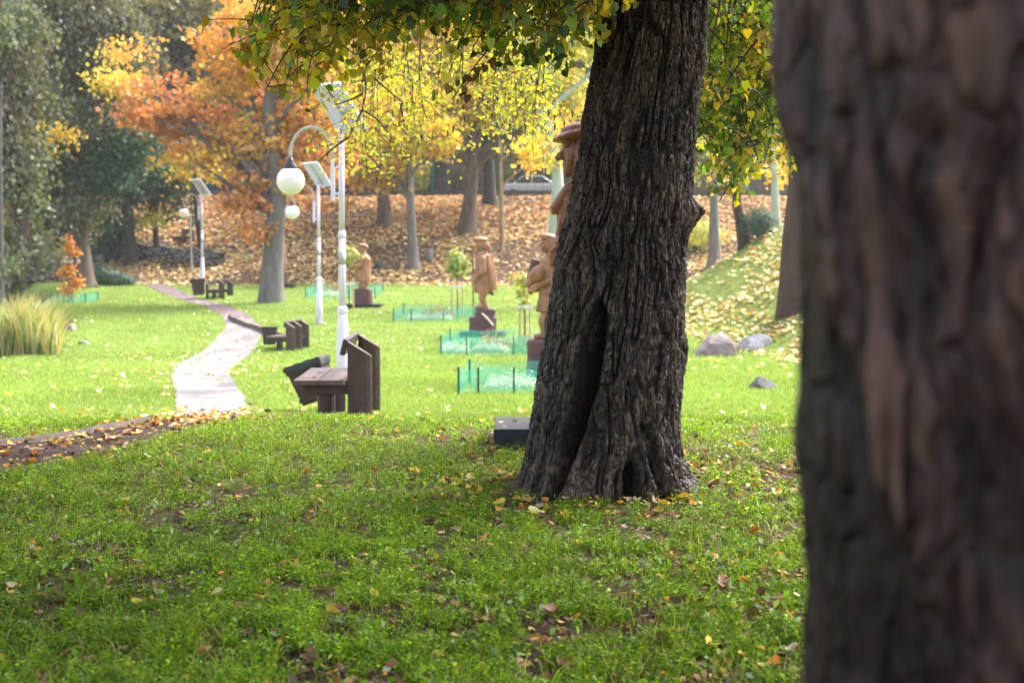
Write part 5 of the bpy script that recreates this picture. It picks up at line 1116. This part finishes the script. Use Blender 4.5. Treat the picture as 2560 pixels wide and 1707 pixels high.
def car(label, px, D, mat, flip=1, group="cars parked behind the fence"):
    x = X(px, D); z = gz(x, D) + .05; T = thing("parked_car", label, "car", (x, D, z), 0 if flip > 0 else math.pi, group)
    prof = [(-2.1, .35), (-2.12, .62), (-2.02, .86), (-1.75, .93), (-1.35, .97), (-.85, 1.36), (-.3, 1.43), (.35, 1.41), (.95, 1.05), (1.15, .95), (1.8, .84), (2.05, .70), (2.12, .45), (2.08, .30)]
    m = MB(); secs = []
    for yy, k in ((-.85, .90), (-.80, 1.0), (-.4, 1.03), (.4, 1.03), (.80, 1.0), (.85, .90)):
        secs.append([m.bm.verts.new((p[0] * (1 if abs(yy) < .8 else .985), (yy if p[1] < 1.0 else yy * .80), .30 + (p[1] - .30) * (k if abs(yy) > .8 else 1))) for p in prof])
    for A, B in zip(secs, secs[1:]):
        for i in range(len(prof)): m.bm.faces.new((A[i], A[(i + 1) % len(prof)], B[(i + 1) % len(prof)], B[i]))
    m.bm.faces.new(secs[0]); m.bm.faces.new(secs[-1][::-1]); m.build("body", mat, T, smooth=False, bev=.03)
    for s in (-1, 1):
        m = MB(); m.prism([(-1.22, 1.0), (-.82, 1.32), (-.28, 1.37), (-.28, 1.0)], s * .84 - .012, s * .84 + .012); m.prism([(-.22, 1.0), (-.22, 1.37), (.32, 1.35), (.86, 1.0)], s * .84 - .012, s * .84 + .012)
        m.build("side_window", M['car_glass'], T)
        for wx in (-1.32, 1.32):
            w = MB(); w.tube([(wx, s * .66, .32), (wx, s * .875, .32)], .32, 24).build("wheel", M['tyre'], T); r_ = T.children[-1] if T.children else None
            q = MB(); q.tube([(wx, s * .872, .32), (wx, s * .885, .32)], .19, 16).build("rim", M['rim'], [o for o in COL.objects if o.name.startswith("wheel") and o.parent == T][-1])
        MB().box((-2.06, s * .62, .74), (.10, .30, .16), bev=.02).build("tail_lamp", M['lamp_red'], T); MB().box((2.02, s * .62, .66), (.12, .30, .14), bev=.02).build("headlamp", M['lamp_white'], T)
    return T
car("light silver car parked behind the fence, half hidden by yellow leaves", 1340, 81.8, M['car_silver'])
car("dark blue car parked behind the fence left of the orange maple", 575, 82, M['car_dark'], -1)

# ------------------------------------------------------------------ turf, ground cover and fallen leaves
def blades(name, x, y, h, w, cols, seed, lean=.5):
    g = rng(seed); n = len(x); z = hgt(x, y) - .005; b = np.stack([x, y, z], 1); a = g.uniform(0, 2 * math.pi, n); s = np.stack([np.cos(a), np.sin(a), 0 * a], 1) * (w * .5)[:, None]
    ln = g.normal(size=(n, 3)) * [lean, lean, 0]; H3 = np.stack([0 * h, 0 * h, h], 1)
    m1 = b + ln * .35 * h[:, None] + H3 * .6; t = b + ln * h[:, None] * 1.1 + H3
    V = np.stack([b - s, b + s, m1 + s * .75, m1 - s * .75, t], 1).reshape(-1, 3); o = np.arange(n)[:, None] * 5
    return tag(mesh_from(name, V, [np.concatenate([o, o + 1, o + 2, o + 3], 1), np.concatenate([o + 3, o + 2, o + 4], 1)], M['grass'], None, np.concatenate([cols, cols])), kind="stuff")
def scatter(g, n, y0, y1, pw=1.0, margin=.06, right=None):
    """random points inside the widened view wedge, denser near"""
    u = g.random(n); y = (y0 ** (1 - pw) + u * (y1 ** (1 - pw) - y0 ** (1 - pw))) ** (1 / (1 - pw)) if pw != 1 else y0 * (y1 / y0) ** u
    half = 1280 / FPX * (1 + margin); t = g.random(n); x = -(half * y + 1.5) + t * (half * y + 1.5 + half * .66 * y + 1.5); return x, y
GRASS = [(5, (.17, .30, .010)), (4, (.29, .44, .014)), (3, (.045, .105, .010)), (1, (.36, .35, .06))]
COVER = [(5, (.18, .34, .010)), (4, (.34, .52, .015)), (4, (.045, .11, .010)), (1, (.24, .34, .18))]
g = rng(41); x, y = scatter(g, 800000, 4.0, 13.6, 1.0); pdn = path_dist(x, y); sm = soil_mask(x, y)
pn_ = 1.0 * noise(x * 11, y * 8, 0, 61) + .65 * noise(x * 23, y * 17, 0, 64) + .38 * noise(x * 3.2, y * 2.2, 0, 62) + .15 * noise(x * .8, y * .8, 0, 63); dens = np.clip(.62 + 1.5 * pn_ - .9 * np.clip(sm - .6, 0, 1), .03, 1); k = (g.random(len(x)) < dens) & (pdn > .03) & (np.hypot(x - .5, y - 9.05) > .56)
x, y = x[k], y[k]; n = len(x); half = int(n * .38)
cn = noise(x * 1.3, y * 1.3, 0, 71)[:, None]
col = pal(g, n, GRASS, .18) * (1 + .28 * cn)
tall = np.clip(1 + .5 * noise(x * 1.1, y * 1.1, 0, 72) + .9 * pn_[k], .35, 2.3)
blades("grass", x[:half], y[:half], g.uniform(.025, .065, half) * tall[:half], g.uniform(.0025, .005, half), col[:half], 42, .7)
xc, yc = x[half:], y[half:]; nc = len(xc); hc = g.uniform(.008, .045, nc) * tall[half:] * .9
ccol = pal(g, nc, COVER, .2) * (1 + .30 * cn[half:])
tag(leaves("ground_cover", np.stack([xc, yc, hgt(xc, yc) + hc], 1), g.uniform(.010, .026, nc), ccol, M['grass'], None, OVAL, 43, 'flat'), kind="stuff")
x, y = scatter(g, 480000, 13.4, 62, 1.35); pdn = path_dist(x, y); sm = soil_mask(x, y)
k = (g.random(len(x)) < np.clip(1.1 - sm * 1.4, 0, 1)) & (pdn > .0); x, y = x[k], y[k]; n = len(x)
LAWN = [(5, (.22, .34, .06)), (4, (.29, .41, .08)), (2, (.15, .27, .07)), (2, (.40, .43, .14))]
blades("lawn_grass", x, y, g.uniform(.03, .075, n), g.uniform(.5, 1, n) * (.004 + y * .0004), pal(g, n, LAWN, .15) * (1 + .15 * noise(x * .4, y * .4, 0, 5)[:, None]), 44, .5)
# broad leaved weeds and longer blades among the cover
x, y = scatter(g, 9000, 4.2, 13.4, 1.0); k = (path_dist(x, y) > .05) & (noise(x * 2.3, y * 2.3, 0, 68) > -.15) & (np.hypot(x - .5, y - 9.05) > .6); x, y = x[k], y[k]; n = len(x)
tag(leaves("weeds", np.stack([x, y, hgt(x, y) + g.uniform(.015, .05, n)], 1), g.uniform(.022, .052, n), pal(g, n, [(4, (.12, .24, .02)), (3, (.22, .36, .03)), (2, (.28, .40, .24)), (1, (.42, .46, .12))], .2), M['grass'], None, OVAL, 48, 'random'), kind="stuff")
x, y = scatter(g, 16000, 4.2, 13.4, 1.0); k = (path_dist(x, y) > .05) & (noise(x * 1.7, y * 1.7, 0, 69) > .0) & (np.hypot(x - .5, y - 9.05) > .52); x, y = x[k], y[k]; n = len(x)
blades("long_grass", x, y, g.uniform(.06, .13, n), g.uniform(.003, .006, n), pal(g, n, GRASS + [(2, (.46, .42, .16))], .2), 49, .8)
FALL = [(4, (.20, .095, .045)), (3, (.30, .17, .09)), (3, (.62, .40, .05)), (2, (.60, .25, .04)), (2, (.52, .42, .26)), (2, (.10, .05, .03)), (1, (.66, .52, .16))]
PALE = [(5, (.68, .56, .24)), (3, (.66, .48, .16)), (2, (.70, .62, .42)), (1, (.5, .3, .12))]
g = rng(51)
def lay(name, x, y, size, cols, lift, seed, tpl=HEART, curl=.5, up=None):
    return tag(leaves(name, np.stack([x, y, hgt(x, y) + lift], 1), size, cols, M['litter'], None, tpl, seed, 'flat', curl, up), kind="stuff")
x, y = scatter(g, 21000, 4.0, 13.8, .9); sm = soil_mask(x, y); k = g.random(len(x)) < np.clip(.05 + .9 * np.clip(sm * 2.2 - 1.2, 0, 1) * sstep(5.2, 7, y) + .12 * np.clip(sm * 2 - 1, 0, 1) + .15 * sstep(.1, .5, noise(x * .8, y * .8, 0, 66)), 0, 1); x, y = x[k], y[k]
lay("fallen_leaves", x, y, g.uniform(.018, .058, len(x)), pal(g, len(x), FALL, .3), g.uniform(.008, .04, len(x)), 52, HEART, 1.1)
x, y = scatter(g, 32000, 4.0, 13.6, .9); k = 1.0 * noise(x * 11, y * 8, 0, 61) + .38 * noise(x * 3.2, y * 2.2, 0, 62) < .0; x, y = x[k], y[k]
lay('leaf_scraps', x, y, g.uniform(.012, .038, len(x)), pal(g, len(x), [(5, (.16, .075, .035)), (3, (.09, .05, .03)), (2, (.30, .19, .11)), (1, (.5, .3, .08))], .3), g.uniform(.003, .02, len(x)), 58, QUAD, .6)
# leaves on and beside the dirt path, and gathered round the trunk
t = np.where(g.random(5200) < .45, g.integers(0, 50, 5200), g.integers(24, 42, 5200)); x = PC[t, 0] + g.normal(size=5200) * .42; y = PC[t, 1] + g.normal(size=5200) * .25; k = (y < 16) & (g.random(5200) < .38); x, y = x[k], y[k]
lay("path_leaves", x, y, g.uniform(.03, .075, len(x)), pal(g, len(x), FALL + [(4, (.62, .30, .06))], .2), g.uniform(.008, .03, len(x)), 53)
a = g.uniform(0, 2 * math.pi, 900)[:520]; r_ = .55 + np.abs(g.normal(size=520)) * .34; lay("trunk_leaves", .45 + np.cos(a) * r_, 8.95 + np.sin(a) * r_ * .9, g.uniform(.02, .065, 520), pal(g, 520, FALL + [(3, (.60, .40, .06)), (6, (.12, .06, .03))], .25), g.uniform(.01, .04, 520), 54, HEART, 1.0)
t = g.integers(27, 48, 500); x = PC[t, 0] + g.normal(size=500) * .5; y = PC[t, 1] + g.normal(size=500) * .3
lay('path_end_leaves', x, y, g.uniform(.04, .08, 500), pal(g, 500, PALE + FALL, .2), g.uniform(.01, .04, 500), 59)
# pale leaves on the lawn and gravel
x, y = scatter(g, 6200, 14, 60, 1.2); pn = path_dist(x, y); w = .07 + .95 * np.exp(-np.maximum(pn, 0) / .8) * sstep(18, 26, y) + .5 * sstep(.0, .4, noise(x * .25, y * .35, 0, 81)) * sstep(24, 32, y) + .5 * sstep(54, 60, y)
k = (g.random(len(x)) < w) ; x, y = x[k], y[k]; lay("lawn_leaves", x, y, g.uniform(.04, .10, len(x)), pal(g, len(x), PALE, .15), g.uniform(.03, .07, len(x)), 55, LOBED)
# bank behind the lawn and the spur on the right: thick maple litter
BANKC = [(5, (.64, .41, .22)), (5, (.74, .53, .29)), (2, (.44, .25, .14)), (4, (.76, .57, .24)), (1, (.24, .13, .08)), (2, (.80, .66, .40))]
n = 92000; x = g.uniform(-30, 26, n); y = g.uniform(58.5, 79, n); st = 59.5 + np.clip(-x - 13, 0, 12) * .35 
k = (y > st) & (g.random(n) < (.35 + .65 * sstep(st, st + 3, y)) * (1 - .75 * sstep(.1, .4, noise(x * .35, y * .5, 0, 91)))); x, y = x[k], y[k]
lay("bank_leaves", x, y, g.uniform(.08, .19, len(x)), pal(g, len(x), BANKC, .2) * (np.array([1, 1, 1]) - np.array([.08, .22, .25]) * sstep(65, 74, y)[:, None]), g.uniform(.01, .07, len(x)), 56, LOBED, .5)
n = 16000; x = g.uniform(3.5, 14, n); y = g.uniform(26, 50, n); s = .63 * (x - 5.87) + .105 * (y - 33); k = (s > -.15) & (g.random(n) < .10 + .65 * sstep(.0, .6, noise(x * .5, y * .5, 0, 95) + .45 * (s < 1.0))); x, y, s = x[k], y[k], s[k]
lay("spur_leaves", x, y, g.uniform(.09, .17, len(x)), pal(g, len(x), PALE + BANKC[:2], .2), g.uniform(.02, .08, len(x)), 57, LOBED, .5)
# a few leaves on the bench seat and the dark slab
for i, (dx, dy, dz, s_) in enumerate([(-.45, .35, .432, .05), (-.38, .9, .432, .06), (-.25, 1.25, .432, .05), (-.36, .15, .432, .05)]):
    o = leaves("fallen_leaf", np.array([[b1.location.x + dx, b1.location.y + dy, b1.location.z + dz]]), s_, np.array([[.45, .25, .08]]), M['litter'], None, HEART, 70 + i, 'flat', .3)
    tag(o, "fallen leaf lying on the seat of the nearest bench", "leaf", "leaves on the nearest bench")
sx0, sz0 = X(1462, 11.3), gz(X(1462, 11.3), 11.3)
for i, (dx, dy) in enumerate([(-.62, -.3), (-.5, -.1), (-.55, .12), (-.45, -.34), (-.38, .2), (-.64, .02), (-.48, .3)]):
    o = leaves("fallen_leaf", np.array([[sx0 + dx, 11.3 + dy, sz0 + .152]]), .055, np.array([[.42, .26, .14]]), M['litter'], None, HEART, 80 + i, 'flat', .4)
    tag(o, "fallen leaf lying on the dark slab behind the linden", "leaf", "leaves on the dark slab")

# ------------------------------------------------------------------ autumn haze in the air
hm = bpy.data.materials.new("haze"); hm.use_nodes = True; hn = hm.node_tree.nodes; hn.remove(hn["Principled BSDF"])
pv = hn.new("ShaderNodeVolumePrincipled"); pv.inputs['Density'].default_value = .0004; pv.inputs['Color'].default_value = (.88, .90, 1.0, 1); pv.inputs['Anisotropy'].default_value = .3
hm.node_tree.links.new(pv.outputs[0], hn["Material Output"].inputs['Volume'])
m = MB(); m.box((0, 75, 12), (440, 260, 100)); o = m.build("haze", hm); tag(o, kind="stuff")
